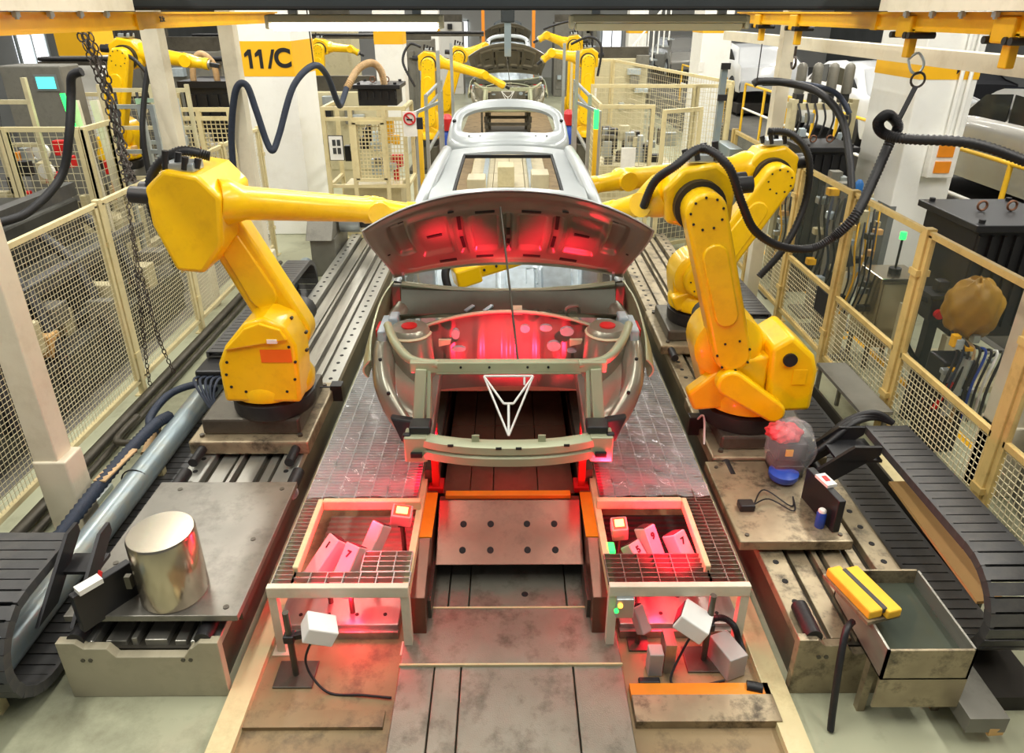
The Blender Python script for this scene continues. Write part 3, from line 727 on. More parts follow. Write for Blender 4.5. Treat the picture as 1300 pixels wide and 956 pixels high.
    def tg(a, c):
        ang = a * 2 * math.pi
        # inner loop = window, outer loop = rim; both rounded boxes
        def rb(w, l0, l1, e):
            ca, sa = math.cos(ang), math.sin(ang); r = (abs(ca) ** e + abs(sa) ** e) ** (-1 / e)
            return ca * r * w, (l0 + l1) / 2 + sa * r * (l1 - l0) / 2
        xi, li = rb(.53, .26, .82, 4.5); xo, lo = rb(.68, .0, 1.02, 5)
        x = xi + (xo - xi) * c; l = li + (lo - li) * c
        l += .03 * (1 - (x / .68) ** 2) * (l / 1.0)
        l -= .16 * abs(x / .68) ** 3 * max(0, l - .3)
        x *= 1 - .06 * max(0, l - .2)
        h = -.07 * (x / .68) ** 2 + .025 * math.sin(c * math.pi) - .05 * (c > .95)
        return V((0, 7.74, 2.12)) + V((x, 0, 0)) + TU * l + TN * h
    tgo = MB().grid(lambda a, c: tg(a, c), 72, 6, thick=lambda a, c: TN * -.035).build('tailgate', 'body_steel_lit', t, smooth=45)
    for x in (-.42, -.3, -.12, -.05, .05, .12, .3, .42): MB().cyl(V((x, 7.74, 2.12)) + TU * .16 + TN * .006, V((x, 7.74, 2.12)) + TU * .16 + TN * .012, .012, n=8).build('hole', 'slot_black', tgo)
    for s in (-1, 1): MB().cyl(V((s * .6, 7.74, 2.12)) + TU * .55 + TN * -.04, V((s * .6, 7.74, 2.12)) + TU * .55 + TN * -.01, .02, n=8).build('hole', 'slot_black', tgo)
    return t
car1 = car_body()
skid_n = 0
for off, dz, lab in ((14.2, .33, 'second bare car body on the line, olive bonnet raised between four yellow robots'),
                     (27.5, .6, 'farthest bare car body on the line, seen over the olive bonnet')):
    c = copy_tree(car1, loc=(0, 3.6 + off, .43 + dz)); c['label'] = lab
# skids under the bodies
def skid(y, z, label):
    t = thing('skid', label, 'skid', (0, y, z), 'skids carrying the car bodies')
    for s in (-1, 1):
        MB().b2((s * .5, y + .3, z), (s * .58, y + 4.4, z + .1)).build('runner', 'steel_dark', t)
        for yy in (.6, 1.6, 3.6): MB().b2((s * .52, y + yy, z + .1), (s * .6, y + yy + .1, z + .24)).build('support', 'steel_dark', t)
    for yy in (.62, 1.9, 3.6): MB().b2((-.5, y + yy, z + .02), (.5, y + yy + .08, z + .09)).build('crossbar', 'steel_dark', t)
skid(3.75, .44, 'dark steel skid with runners beneath the front car body')
skid(17.9, .77, 'dark steel skid with runners beneath the second car body')
skid(31.2, 1.04, 'dark steel skid with runners beneath the farthest car body')
# red inspection lamps' light (the lamps themselves stand in the walkway openings)
def spot(name, loc, to, power, color, ang, blend=.5, r=.04):
    l = bpy.data.lights.new(name, 'SPOT'); l.energy = power; l.color = color; l.spot_size = math.radians(ang); l.spot_blend = blend; l.shadow_soft_size = r
    o = bpy.data.objects.new(name, l); o.location = loc; col.objects.link(o)
    o.rotation_euler = (V(to) - V(loc)).to_track_quat('-Z', 'Y').to_euler(); return o
# ================================================================ robots
def hull2(c0, r0, c1, r1, n=10):
    (x0, y0), (x1, y1) = c0, c1; dx, dy = x1 - x0, y1 - y0; L = math.hypot(dx, dy); a = math.atan2(dy, dx)
    k = math.acos(max(-1, min(1, (r0 - r1) / L)))
    out = []
    for i in range(n + 1):
        t = a + k + (2 * math.pi - 2 * k) * i / n; out.append((x0 + r0 * math.cos(t), y0 + r0 * math.sin(t)))
    for i in range(n + 1):
        t = a - k + 2 * k * i / n; out.append((x1 + r1 * math.cos(t), y1 + r1 * math.sin(t)))
    return out

def robot(base, s, j2, j3, W, T, label, hose_pts=None, sticker=False, arm_y=-.32, group=None, tool=True, motor_box=False, armw=(.17, .145), hr=.03, rear_arm=False):
    """base (x,y,z); s=+1 when the car is towards +X; j2,j3 = (a,z) in the arm plane relative to base; W wrist and T tool point in world"""
    bx, by, bz = base; B = V(base); t = thing('welding_robot', label, 'robot', base, group)
    A = V((s, 0, 0)); Z = V((0, 0, 1)); Y = V((0, 1, 0))
    P = lambda a, z, y=0.0: B + A * a + Z * z + Y * y
    MB().lathe([(.3, 0), (.31, .02), (.31, .12), (.26, .14)], B, n=28).build('pedestal', 'robot_dark', t, smooth=40)
    MB().lathe([(.27, .135), (.31, .16), (.32, .24), (.29, .3), (.2, .33)], B, n=32).build('turntable', 'robot_yellow', t, smooth=40)
    # turret: cheeks carrying the J2 axis
    ja, jz = j2
    if rear_arm: arm_y = .0
    out = [(-.27, .17), (.29, .16), (.31, .62), (.24, .78), (.1, .84), (-.04, .8), (-.2, .62), (-.27, .48)] if rear_arm else hull2((ja * .8, jz - .04), .25, (ja * .25, .3), .27, 12)
    tur = MB().prism(out, P(0, 0, -.3 if rear_arm else -.12), A, Z, Y * (.34 if rear_arm else .36)).build('turret', 'robot_yellow', t, smooth=35, bevel=.03, seg=3)
    if not rear_arm: MB().prism([(ja - .3, .2), (ja + .2, .16), (ja + .26, .3), (ja - .02, jz - .1), (ja - .3, jz - .05)], P(0, 0, -.22), A, Z, Y * .12).build('front_cover', 'robot_yellow', t, smooth=35, bevel=.025, seg=3)
    for k in range(8):
        an = k * math.pi / 4 + .3
        MB().cyl(P(ja + .19 * math.cos(an), jz + .19 * math.sin(an), -.135), P(ja + .19 * math.cos(an), jz + .19 * math.sin(an), -.11), .012, n=8).build('bolt', 'robot_dark', tur)
    if rear_arm:
        rr = random.Random(3)
        for q in ((-.2, .3), (-.1, .26), (.05, .24), (.2, .26), (.27, .36), (.29, .5), (.26, .62), (.17, .72), (-.2, .5), (-.22, .4)): MB().cyl(P(q[0], q[1], -.305), P(q[0], q[1], -.295), .011, n=8).build('bolt', 'robot_dark', tur)
        MB().prism([(-.2, .6), (.26, .68), (.22, .76), (.08, .81), (-.03, .77)], P(0, 0, -.325), A, Z, Y * .03).build('cover_plate', 'robot_yellow', t, bevel=.01)
    else: MB().lathe([(.24, 0), (.24, .06), (.2, .09)], P(ja, jz, -.12), -Y, n=28).build('shoulder_ring', 'robot_yellow', t, smooth=40)
    MB().cyl(P(ja, jz, .24), P(ja, jz, .46), .11, n=20).build('shoulder_motor', 'robot_dark', t, smooth=40)
    if sticker:
        MB().b2(P(.05, .5, -.302), P(.27, .6, -.306)).build('orange_sticker', 'orange_sticker', t)
        MB().b2(P(.12, .66, -.302), P(.19, .69, -.332)).build('white_label', 'paper', t)
    if motor_box:
        MB().prism([(-.42, .18), (-.1, .16), (-.06, .68), (-.2, .78), (-.38, .62), (-.42, .5)], P(0, 0, -.26), A, Z, Y * .42).build('motor_housing', 'robot_yellow', t, smooth=35, bevel=.035, seg=3)
        MB().cyl(P(-.2, .6, -.28), P(-.2, .6, -.25), .05, n=16).build('cap', 'robot_dark', t, smooth=40)
        MB().b2(P(-.34, .4, -.262), P(-.24, .52, -.266)).build('embossed_plate', 'robot_yellow', t, bevel=.006)
        MB().prism(hull2((ja, .45), .1, (-.12, .22), .08), P(0, 0, -.36), A, Z, Y * .1).build('link_arm', 'robot_yellow', t, smooth=35, bevel=.02)
    # lower arm
    ka, kz = j3
    arm = MB().prism(hull2((ja, jz), armw[0], (ka, kz), armw[1], 12), P(0, 0, arm_y), A, Z, Y * .2).build('lower_arm', 'robot_yellow', t, smooth=35, bevel=.03, seg=3)
    d = V((ka - ja, 0, kz - jz)); d2 = V((d.x, d.z)).normalized()
    for (ca, cz, r, n) in ((ja, jz, .115, 7), (ka, kz, .105, 9)):
        for k in range(n):
            an = k * 2 * math.pi / n
            q = P(ca + r * math.cos(an), cz + r * math.sin(an), arm_y)
            MB().cyl(q + Y * .004, q - Y * .006, .009, n=6).build('bolt', 'robot_dark', arm)
    m1 = (ja + (ka - ja) * .42, jz + (kz - jz) * .42)
    rib = hull2((ja + (ka - ja) * .3, jz + (kz - jz) * .3), armw[0] * .62, (ja + (ka - ja) * .72, jz + (kz - jz) * .72), armw[1] * .62, 6)
    MB().prism(rib, P(0, 0, arm_y - .018), A, Z, Y * .03).build('arm_web', 'robot_yellow', arm, smooth=35, bevel=.012)
    # elbow
    if rear_arm: arm_y = -.55
    if not rear_arm: MB().cyl(P(ka, kz, arm_y + .17), P(ka, kz, arm_y + .27), .17, n=28).build('elbow_ring', 'robot_dark', t, smooth=40)
    e = [(-.14, -.42), (.04, -.44), (.2, -.24), (.24, .08), (.12, .22), (-.1, .26), (-.24, .14), (-.24, -.1)] if rear_arm else [(-.24, -.16), (-.06, -.22), (.2, -.16), (.24, .06), (.12, .2), (-.1, .24), (-.24, .14)]
    MB().prism([(ka + x, kz + z + .03) for x, z in e], P(0, 0, arm_y + .24), A, Z, Y * (.58 if rear_arm else .3)).build('elbow_housing', 'robot_yellow', t, smooth=35, bevel=.03, seg=3)
    for yy in (.3, .44):
        MB().cyl(P(ka - .1, kz + .1, arm_y + yy), P(ka - .36, kz + .12, arm_y + yy), .055, n=14).build('elbow_motor', 'robot_dark', t, smooth=40)
    MB().box(P(ka - .02, kz + .29, arm_y + .38), (.2, .18, .06)).build('valve_block', 'aluminium', t, bevel=.01)
    for q in range(4): MB().cyl(P(ka - .1 + .06 * q, kz + .28, arm_y + .3 + .04 * (q % 2)), P(ka - .08 + .06 * q, kz + .4 - .02 * q, arm_y + .3 + .05 * (q % 2)), .022, n=8).build('connector', 'robot_dark', t, smooth=50)
    # forearm
    S = P(ka + .16, kz + .05, arm_y + .39); W = V(W); T = V(T); f = (W - S); L = f.length
    MB().lathe([(.15, 0), (.155, .06), (.13, .14), (.115, .18), (.095, L * .9), (.105, L * .92), (.1, L)], S, f, n=22).build('forearm', 'robot_yellow', t, smooth=35)
    w = T - W; LW = w.length
    wr = MB().lathe([(.06, -.08), (.1, -.05), (.1, .04), (.085, .07), (.075, LW * .75), (.085, LW * .78), (.085, LW)], W, w, n=18).build('wrist', 'robot_yellow', t, smooth=35)
    _, sx, ux = frame_axes(w)
    MB().cyl(W - sx * .12, W + sx * .12, .085, n=16).build('wrist_joint', 'robot_yellow', wr, smooth=40)
    if tool:
        fl = MB().cyl(T, T + w.normalized() * .03, .07, n=16).build('tool_flange', 'steel', t, smooth=40)
        MB().bar(T + w.normalized() * .03, T + w.normalized() * .16, .08, .06).build('tool_head', 'robot_dark', t, bevel=.01)
    if hose_pts:
        hb = MB(); PP = spline([V(p) for p in hose_pts], 24)
        hb.tube(PP, hr, 8, 0, rfun=lambda tt, i: hr if i % 2 else hr * .84)
        hb.build('dress_hose', 'rubber', t, smooth=60)
    return t

LB = (-1.82, 4.86, .62)
robot(LB, 1, (.16, .6), (-.28, 1.58), (-1.0, 5.32, 2.03), (-.72, 5.42, 1.98),
      'yellow robot with an orange sticker, arm stretched level behind the open bonnet',
      [(-2.0, 4.85, 2.52), (-2.18, 4.8, 2.56), (-2.36, 4.74, 2.42), (-2.38, 4.7, 2.15), (-2.25, 4.68, 1.87), (-2.1, 4.66, 1.82)], sticker=True, hr=.035, rear_arm=True, armw=(.17, .14))
robot((1.78, 4.72, .58), -1, (.22, .66), (.52, 1.66), (.98, 4.88, 2.2), (.72, 5.1, 2.06),
      'yellow robot nearest the cable-wrapped bag, upright arm reaching behind the bonnet',
      [(.92, 4.75, 2.2), (.95, 4.6, 2.4), (1.05, 4.5, 2.52), (1.22, 4.55, 2.62), (1.38, 4.48, 2.52), (1.5, 4.5, 2.29), (1.63, 4.55, 2.09), (1.83, 4.58, 1.97), (2.05, 4.6, 1.95), (2.19, 4.6, 2.03)], motor_box=True, armw=(.13, .135), hr=.03)
robot((1.92, 6.62, .58), -1, (.08, .5), (-.5, 1.45), (1.05, 6.45, 2.02), (.72, 6.35, 1.98),
      'yellow robot farther along the stained robot rail, leaning back with level forearm',
      [(2.35, 6.6, 2.42), (2.55, 6.55, 2.4), (2.72, 6.5, 2.2), (2.76, 6.5, 1.8), (2.6, 6.4, 1.4), (2.4, 6.4, 1.1)], motor_box=False, hr=.035)
# robots around the second body
robot((-1.9, 16.9, .6), 1, (.1, .6), (.15, 1.75), (-.55, 17.2, 2.1), (-.1, 17.4, 1.85), 'yellow robot beside the second body, forearm slanting down across its nose',
      [(-1.9, 16.8, 2.7), (-2.15, 16.8, 2.75), (-2.3, 16.7, 2.4), (-2.05, 16.6, 1.9)])
robot((-1.75, 19.6, .6), 1, (.1, .6), (.5, 1.75), (-.6, 19.7, 2.6), (-.4, 19.8, 2.3), 'yellow robot behind the second body, bare of hoses, arm steeply tilted', None)
robot((1.9, 17.2, .6), -1, (.1, .6), (.1, 1.8), (1.0, 17.4, 2.55), (.8, 17.4, 2.4), 'yellow robot beside the second body on the fire extinguisher side',
      [(1.4, 17.0, 2.75), (1.8, 16.9, 2.9), (2.05, 16.8, 2.7), (2.0, 16.8, 2.1)])
robot((1.8, 19.8, .6), -1, (.1, .6), (.1, 2.0), (1.0, 19.8, 2.85), (.8, 19.8, 2.75), 'yellow robot behind the second body with a black hose along its forearm',
      [(.9, 19.6, 3.0), (1.4, 19.6, 3.15), (1.9, 19.6, 3.2), (2.15, 19.6, 2.8), (2.1, 19.6, 2.3)])
robot((-6.0, 11.2, 1.2), 1, (.1, .55), (.45, 1.6), (-4.7, 11.2, 2.75), (-4.4, 11.2, 2.7), 'yellow robot in the side cell beyond the hanging chains',
      [(-5.6, 11, 2.9), (-5.3, 10.9, 2.75), (-5.15, 10.9, 2.45), (-5.35, 10.9, 2.2), (-5.8, 10.9, 2.1)])
robot((-5.2, 20.5, .9), 1, (.1, .6), (.2, 1.6), (-4.2, 20.5, 2.5), (-4.0, 20.5, 2.4), 'yellow robot far behind the column lettered 11/C', None)
# second tool: yellow gripper arm inside the front body
tg_ = thing('gripper_arm', 'yellow jointed gripper arm reaching inside the front body behind its dash', 'gripper', (.1, 5.75, 1.3))
MB().bar((-.42, 5.62, 1.4), (.2, 5.85, 1.52), .14, .13).build('arm', 'robot_yellow', tg_, bevel=.03)
MB().bar((-.45, 5.6, 1.38), (-.25, 5.68, 1.42), .17, .16).build('head', 'robot_yellow', tg_, bevel=.02)
MB().bar((.2, 5.85, 1.52), (.62, 5.75, 1.75), .13, .13).build('elbow', 'robot_yellow', tg_, bevel=.03)
MB().bar((.62, 5.75, 1.75), (.8, 5.3, 2.0), .1, .1).build('upper_link', 'robot_yellow', tg_, bevel=.03)
for k in range(4): MB().cyl((-.3 + k * .1, 5.6 + .037 * k, 1.42 + .02 * k), (-.3 + k * .1, 5.58 + .037 * k, 1.425 + .02 * k), .012, n=8).build('bolt', 'robot_dark', tg_)
MB().tube([(-.5, 5.55, 1.3), (-.52, 5.6, 1.45), (-.4, 5.7, 1.56), (-.1, 5.9, 1.6)], .035, 8, 8).build('dress_hose', 'rubber', tg_, smooth=60)

# ---------------------------------------------------------------- carriages under the robots
def carriage(x0, x1, y0, y1, z0, z1, label, m='steel_worn'):
    t = thing('robot_carriage', label, 'carriage', ((x0 + x1) / 2, (y0 + y1) / 2, z0))
    MB().b2((x0, y0, z0), (x1, y1, z0 + (z1 - z0) * .45)).build('slide', m, t, bevel=.015)
    MB().b2((x0 + .08, y0 + .1, z0 + (z1 - z0) * .45), (x1 - .08, y1 - .1, z1)).build('riser', 'steel_dark', t, bevel=.02)
    for x in (x0 + .08, x1 - .08):
        for y in (y0 + .08, y1 - .08):
            MB().cyl((x, y, z0 + (z1 - z0) * .45), (x, y, z0 + (z1 - z0) * .45 + .02), .02, n=6).build('bolt', 'steel_dark', t)
    for x in (x0 + .1, x1 - .1): MB().cyl((x, y0 - .18, z0 + .05), (x, y0, z0 + .05), .035, n=12).build('buffer', 'rubber', t, smooth=40)
    return t
carriage(-2.4, -1.5, 4.5, 5.45, .37, .62, 'steel carriage with dark riser under the robot with the orange sticker')
carriage(1.48, 2.32, 4.3, 5.2, .37, .58, 'stained steel carriage under the robot beside the plastic bag')
carriage(1.48, 2.32, 6.2, 7.1, .37, .58, 'steel carriage under the leaning robot on the stained robot rail')
for x, y, w_ in ((-1.9, 16.9, 'robot slanting across the second body'), (-1.75, 19.6, 'steeply tilted robot'), (1.9, 17.2, 'robot near the fire extinguisher'), (1.8, 19.8, 'robot with the black forearm hose')):
    o = thing('robot_plinth', 'dark steel plinth under the ' + w_, 'plinth', (x, y, 0), 'plinths of the far robots')
    MB().b2((x - .4, y - .4, 0), (x + .4, y + .4, .08)).build('foot', 'steel_dark', o); MB().b2((x - .28, y - .28, .08), (x + .28, y + .28, .6)).build('block', 'steel_dark', o, bevel=.02)
for x, y, z, lab in ((-6.0, 11.2, 1.2, 'tall dark plinth under the robot in the side cell'), (-5.2, 20.5, .9, 'dark plinth under the robot far behind the lettered column')):
    o = thing('robot_plinth', lab, 'plinth', (x, y, 0))
    MB().b2((x - .4, y - .4, 0), (x + .4, y + .4, .1)).build('foot', 'machine_cream', o); MB().b2((x - .28, y - .28, .1), (x + .28, y + .28, z)).build('block', 'machine_grey', o, bevel=.02)
# flat extension of the right carriage, with guide plates
t = thing('carriage_deck', 'stained steel deck plate in front of the robot by the plastic bag holding cables', 'deck', (1.75, 3.85, .37))
MB().b2((1.42, 3.42, .38), (2.12, 4.28, .45)).build('plate', 'steel_worn', t, bevel=.008)
for x in (1.48, 2.06):
    for y in (3.48, 4.2): MB().cyl((x, y, .45), (x, y, .458), .014, n=8).build('screw', 'steel_dark', t)
t = thing('stop_table', 'wide scuffed steel table plate on a robot rail carrying the metal cylinder', 'table plate', (-1.9, 3.38, .37))
MB().prism([(-2.36, 2.8), (-1.44, 2.8), (-1.44, 3.98), (-2.36, 3.98)], (0, 0, .46), (1, 0, 0), (0, 1, 0), (0, 0, .04)).build('plate', 'table_plate', t, bevel=.004)
for x in (-2.3, -1.5): MB().b2((x - .04, 2.9, .37), (x + .04, 3.9, .46)).build('runner', 'steel_dark', t)
for x, y in ((-1.52, 2.86), (-1.55, 3.4), (-1.52, 3.9), (-2.2, 3.9), (-2.28, 3.2)): MB().cyl((x, y, .5), (x, y, .504), .016, n=10).build('screw', 'steel_dark', t)
for x, y0, y1, z in ((-2.3, 3.98, 4.2, .42), (-1.5, 3.98, 4.2, .42)):
    b = MB().cyl((x, y0, z), (x, y1, z), .045, n=16).build('buffer', 'rubber', t, smooth=50)
    MB().cyl((x, y0 - .02, z), (x, y0, z), .06, n=16).build('buffer_collar', 'zinc', b, smooth=50)
t = thing('metal_cylinder', 'polished metal cylinder standing on the scuffed table plate', 'cylinder', (-1.84, 2.98, .5))
MB().lathe([(.17, 0), (.175, .01), (.172, .4), (.165, .415)], (-1.84, 2.98, .5), n=48).build('shell', 'stainless', t, smooth=40)
MB().lathe([(.168, 0), (.168, .006), (.158, .009)], (-1.84, 2.98, .9), n=48).build('lid', 'stainless', t, smooth=40)
MB().b2((-2.03, 2.87, .62), (-2.0, 2.9, .7)).build('handle', 'steel_dark', t)
# ================================================================ fences
def wires(b, p0, a, c, w, h, pitch, r):
    """wire grid in plane axes a (length w) and c (length h) from p0"""
    p0 = V(p0); a = V(a); c = V(c); nrm = a.cross(c).normalized()
    n = int(w / pitch)
    for i in range(1, n + 1):
        q = p0 + a * (i * w / (n + 1)); b.bar(q, q + c * h, r, r, nrm)
    n = int(h / pitch)
    for i in range(1, n + 1):
        q = p0 + c * (i * h / (n + 1)); b.bar(q, q + a * w, r, r, nrm)
def rect_frame(b, p0, a, c, w, h, t, d):
    p0 = V(p0); a = V(a); c = V(c); n = a.cross(c).normalized()
    for p, q in ((p0, p0 + a * w), (p0 + c * h, p0 + c * h + a * w)): b.bar(p - a * (t / 2), q + a * (t / 2), t, d, n)
    for p, q in ((p0, p0 + c * h), (p0 + a * w, p0 + a * w + c * h)): b.bar(p, q, t, d, n)
def mesh_panel(fence, p0, a, w, z0, z1, m='cream', pitch=.042, r=.0032, split=None, glass=False, fw=.045, label=None):
    """one framed panel of a fence: a frame part with wire mesh and pane as its sub-parts"""
    p0 = V(p0); a = V(a).normalized(); c = V((0, 0, 1))
    b = MB(); rect_frame(b, p0 + c * z0, a, c, w, z1 - z0, fw, .04)
    if split: b.bar(p0 + c * split, p0 + c * split + a * w, fw, .04, a.cross(c))
    fr = b.build('panel_frame', m, fence, bevel=.004)
    if label: fr['label'] = label
    top = split if (split and glass) else z1
    b = MB(); wires(b, p0 + c * z0, a, c, w, top - z0, pitch, r); o = b.build('wire_mesh', 'wire', fr); o['kind'] = 'stuff'
    if glass:
        q = p0 + c * split; n = a.cross(c) * .004
        MB().add([q - n, q + a * w - n, q + a * w + c * (z1 - split) - n, q + c * (z1 - split) - n, q + n, q + a * w + n, q + a * w + c * (z1 - split) + n, q + c * (z1 - split) + n],
                 [(0, 3, 2, 1), (4, 5, 6, 7), (0, 1, 5, 4), (1, 2, 6, 5), (2, 3, 7, 6), (3, 0, 4, 7)]).build('glass_pane', 'glass', fr)
    return fr
def fpost(fence, x, y, h, m='cream', w=.06):
    t = MB().b2((x - w / 2, y - w / 2, 0), (x + w / 2, y + w / 2, h)).build('post', m, fence, bevel=.005)
    MB().b2((x - w, y - w, 0), (x + w, y + w, .012)).build('foot', m, t)
    for z in (.4, 1.5): MB().b2((x - w * .7, y - w * .7, z), (x + w * .7, y + w * .7, z + .05)).build('clamp', m, t)
    return t
LY = [1.75, 3.2, 4.65, 6.12, 7.6, 9.08, 10.5]
fl = thing('mesh_fence', 'cream wire mesh fence along the floor behind the large grey pipe', 'fence', (-3.58, 6, 0))
for i in range(6): mesh_panel(fl, (-3.58, LY[i] + .06, 0), (0, 1, 0), LY[i + 1] - LY[i] - .12, .16, 1.88)
for y in LY: fpost(fl, -3.58, y, 1.92)
RY = [1.35, 2.67, 3.99, 5.33, 6.63, 7.93, 9.25, 10.5]
fr_ = thing('glazed_fence', 'tan fence with glass upper panes and wire mesh lower panels', 'fence', (3.27, 6, 0))
for i in range(7):
    t = mesh_panel(fr_, (3.27, RY[i] + .06, 0), (0, 1, 0), RY[i + 1] - RY[i] - .12, .16, 1.84, 'tan_frame', .048, .005, split=.82, glass=True, fw=.05)
    if i == 4: MB().b2((3.235, 5.9 + .78, .55), (3.25, 5.9 + 1.05, .8)).build('sign', 'black_print', t)
for y in RY: fpost(fr_, 3.27, y, 1.88, 'tan_frame', .08)

# ---------------------------------------------------------------- drag chains
def drag_chain(x0, x1, path, label, pitch=.075, h=.055):
    """path: list of (y,z) in a vertical plane; links share one mesh"""
    P = [V((0, y, z)) for y, z in path]
    t = thing('drag_chain', label, 'drag chain', ((x0 + x1) / 2, path[0][0], min(p[1] for p in path) - h / 2), 'black drag chains')
    L = [0]
    for i in range(1, len(P)): L.append(L[-1] + (P[i] - P[i - 1]).length)
    n = int(L[-1] / pitch); link = None; w = (x1 - x0) / 2
    mb = MB()
    mb.box((0, 0, h * .42), (2 * w - .02, pitch * .86, .008)).box((0, 0, -h * .42), (2 * w - .02, pitch * .88, .008))
    for s in (-1, 1): mb.box((s * (w - .012), 0, 0), (.022, pitch * 1.02, h))
    for k in range(n):
        d = (k + .5) * pitch; i = max(j for j in range(len(L) - 1) if L[j] <= d)
        f = (d - L[i]) / (L[i + 1] - L[i]); p = P[i].lerp(P[i + 1], f); tg = (P[i + 1] - P[i]).normalized()
        if link is None:
            ORIGIN['tmp'] = V((0, 0, 0)); o = mb.build('link', 'chain_plastic', origin=(0, 0, 0)); link = o.data
        else:
            o = bpy.data.objects.new('link', link); col.objects.link(o)
        o.parent = t; o.location = V(((x0 + x1) / 2, p.y, p.z)) - ORIGIN[t]
        o.rotation_euler = (math.atan2(tg.z, tg.y), 0, 0); ORIGIN[o] = ORIGIN[t]
    return t
def loop(yc, zc, r, a0, a1, n=14): return [(yc + r * math.cos(math.radians(a0 + (a1 - a0) * i / n)), zc + r * math.sin(math.radians(a0 + (a1 - a0) * i / n))) for i in range(n + 1)]
drag_chain(-3.0, -2.5, [(3.25, .66)] + loop(2.82, .37, .29, 90, 270) + [(6.4, .08)], 'wide black drag chain curling beside the metal cylinder and table plate')
drag_chain(2.5, 2.8, [(4.25, .74)] + loop(3.02, .45, .29, 90, 270) + [(6.5, .16)], 'black drag chain looping over a wooden board by the tan fence')
drag_chain(-2.72, -2.44, [(5.75, .6)] + loop(8.3, .315, .285, 90, -90) + [(6.5, .03)], 'black drag chain behind the robot with the orange sticker, looping at its far end')
drag_chain(2.42, 2.66, [(6.6, .6)] + loop(8.6, .315, .285, 90, -90) + [(7.0, .03)], 'black drag chain beside the leaning robot')
t = thing('chain_trough', 'narrow dark steel trough under the drag chain by the tan fence', 'trough', (2.65, 4.5, 0))
MB().b2((2.44, 2.6, 0), (2.86, 6.45, .1)).build('base', 'pit_dark', t)
for x in (2.44, 2.84): MB().b2((x, 3.2, .1), (x + .02, 6.45, .24)).build('side_wall', 'steel_dark', t)
tag(MB().bar((2.68, 2.95, .42), (2.66, 3.95, .5), .16, .02).build('wooden_board', 'panel_tan'), 'worn tan board lying inside the drag chain by the tan fence loop', 'board')
t = thing('chain_bracket', 'black angled bracket with warning label joining chain and table plate', 'bracket', (-2.3, 2.95, .5))
for x in (-2.46, -2.28): MB().prism([(2.72, .5), (2.9, .5), (3.22, .72), (3.22, .78), (3.12, .78)], (x, 0, 0), (0, 1, 0), (0, 0, 1), (.02, 0, 0)).build('cheek', 'black_box', t)
MB().b2((-2.46, 3.0, .6), (-2.26, 3.15, .62)).build('tray', 'black_box', t)
MB().bar((-2.22, 2.72, .6), (-2.05, 2.98, .6), .05, .24).build('stop_plate', 'black_box', t, bevel=.006)
MB().bar((-2.19, 2.735, .735), (-2.12, 2.83, .735), .06, .03).build('warning_label', 'paper', t)
MB().bar((-2.14, 2.84, .71), (-2.13, 2.86, .755), .03, .004).build('hand_symbol', 'sign_red', t)
t = thing('chain_bracket', 'dark angled bracket with warning label below the bundled black cables', 'bracket', (2.2, 3.85, .45))
for y in (3.95, 4.2): MB().prism([(2.12, .45), (2.48, .72), (2.48, .78), (2.3, .78), (2.06, .58)], (0, y, 0), (1, 0, 0), (0, 0, 1), (0, .025, 0)).build('cheek', 'black_box', t)
MB().b2((2.2, 3.95, .66), (2.5, 4.22, .68)).build('tray', 'black_box', t)
MB().bar((2.04, 3.5, .57), (1.98, 3.86, .57), .05, .24).build('stop_plate', 'black_box', t, bevel=.006)
MB().bar((2.03, 3.64, .7), (2.0, 3.76, .7), .07, .02).build('warning_label', 'paper', t)
MB().bar((2.02, 3.68, .705), (2.01, 3.73, .705), .03, .02).build('hand_symbol', 'sign_red', t)
t = thing('cable_clamp', 'black cable clamp box behind the robot with the orange sticker with bundled wires', 'clamp', (-2.58, 5.6, .4))
MB().b2((-2.74, 5.5, .42), (-2.42, 5.8, .56)).build('body', 'black_box', t, bevel=.02)
for k in range(5): MB().tube([(-2.7 + k * .06, 5.52, .5), (-2.68 + k * .05, 5.35, .55), (-2.55 + k * .02, 5.2, .45), (-2.4 + k * .01, 5.1, .3)], .012, 6, 6).build('wire', 'hose_blue', t, smooth=60)
# ---------------------------------------------------------------- pipes on the left floor
t = thing('large_pipe', 'large grey pipe with banded joint along the clean robot rail', 'pipe', (-2.78, 5, .1))
MB().cyl((-2.74, 1.9, .24), (-2.79, 9.35, .24), .095, n=20).build('pipe', 'pipe_grey', t, smooth=40)
MB().tube([(-2.77 + .1 * math.cos(a), 4.35, .24 + .1 * math.sin(a)) for a in [i * math.pi / 10 for i in range(21)]], .006, 5).build('strap', 'rubber', t)
for y in (2.6, 4.6, 6.6, 8.6): MB().b2((-2.86, y, 0), (-2.7, y + .06, .16)).build('saddle', 'cream', t)
hose('cable_bundle', [(-3.02, 2.6, .1), (-2.98, 3.2, .2), (-2.93, 3.7, .3), (-2.9, 4.3, .36), (-2.88, 4.9, .36), (-2.85, 5.15, .32)], .05, 'hose_blue', 'dark blue wrapped cable bundle lying on the large grey pipe', cat='cable', ribs=True)
tag(MB().bar((-2.9, 4.15, .385), (-2.86, 4.55, .39), .09, .012).build('tan_wrap', 'hose_tan'), 'tan cloth strip tied round the blue cable bundle', 'wrap')
hose('floor_hose', [(-2.66, 5.65, .3), (-2.85, 5.75, .3), (-3.05, 5.6, .28), (-3.1, 5.3, .22), (-3.0, 5.12, .2), (-2.93, 5.02, .25)], .035, 'hose_blue', 'dark blue hose curving over the floor to a tan fitting')
t = thing('pipe_elbow', 'dark pipe elbow with tan fitting beside the large grey pipe', 'pipe fitting', (-3.0, 5.0, .1))
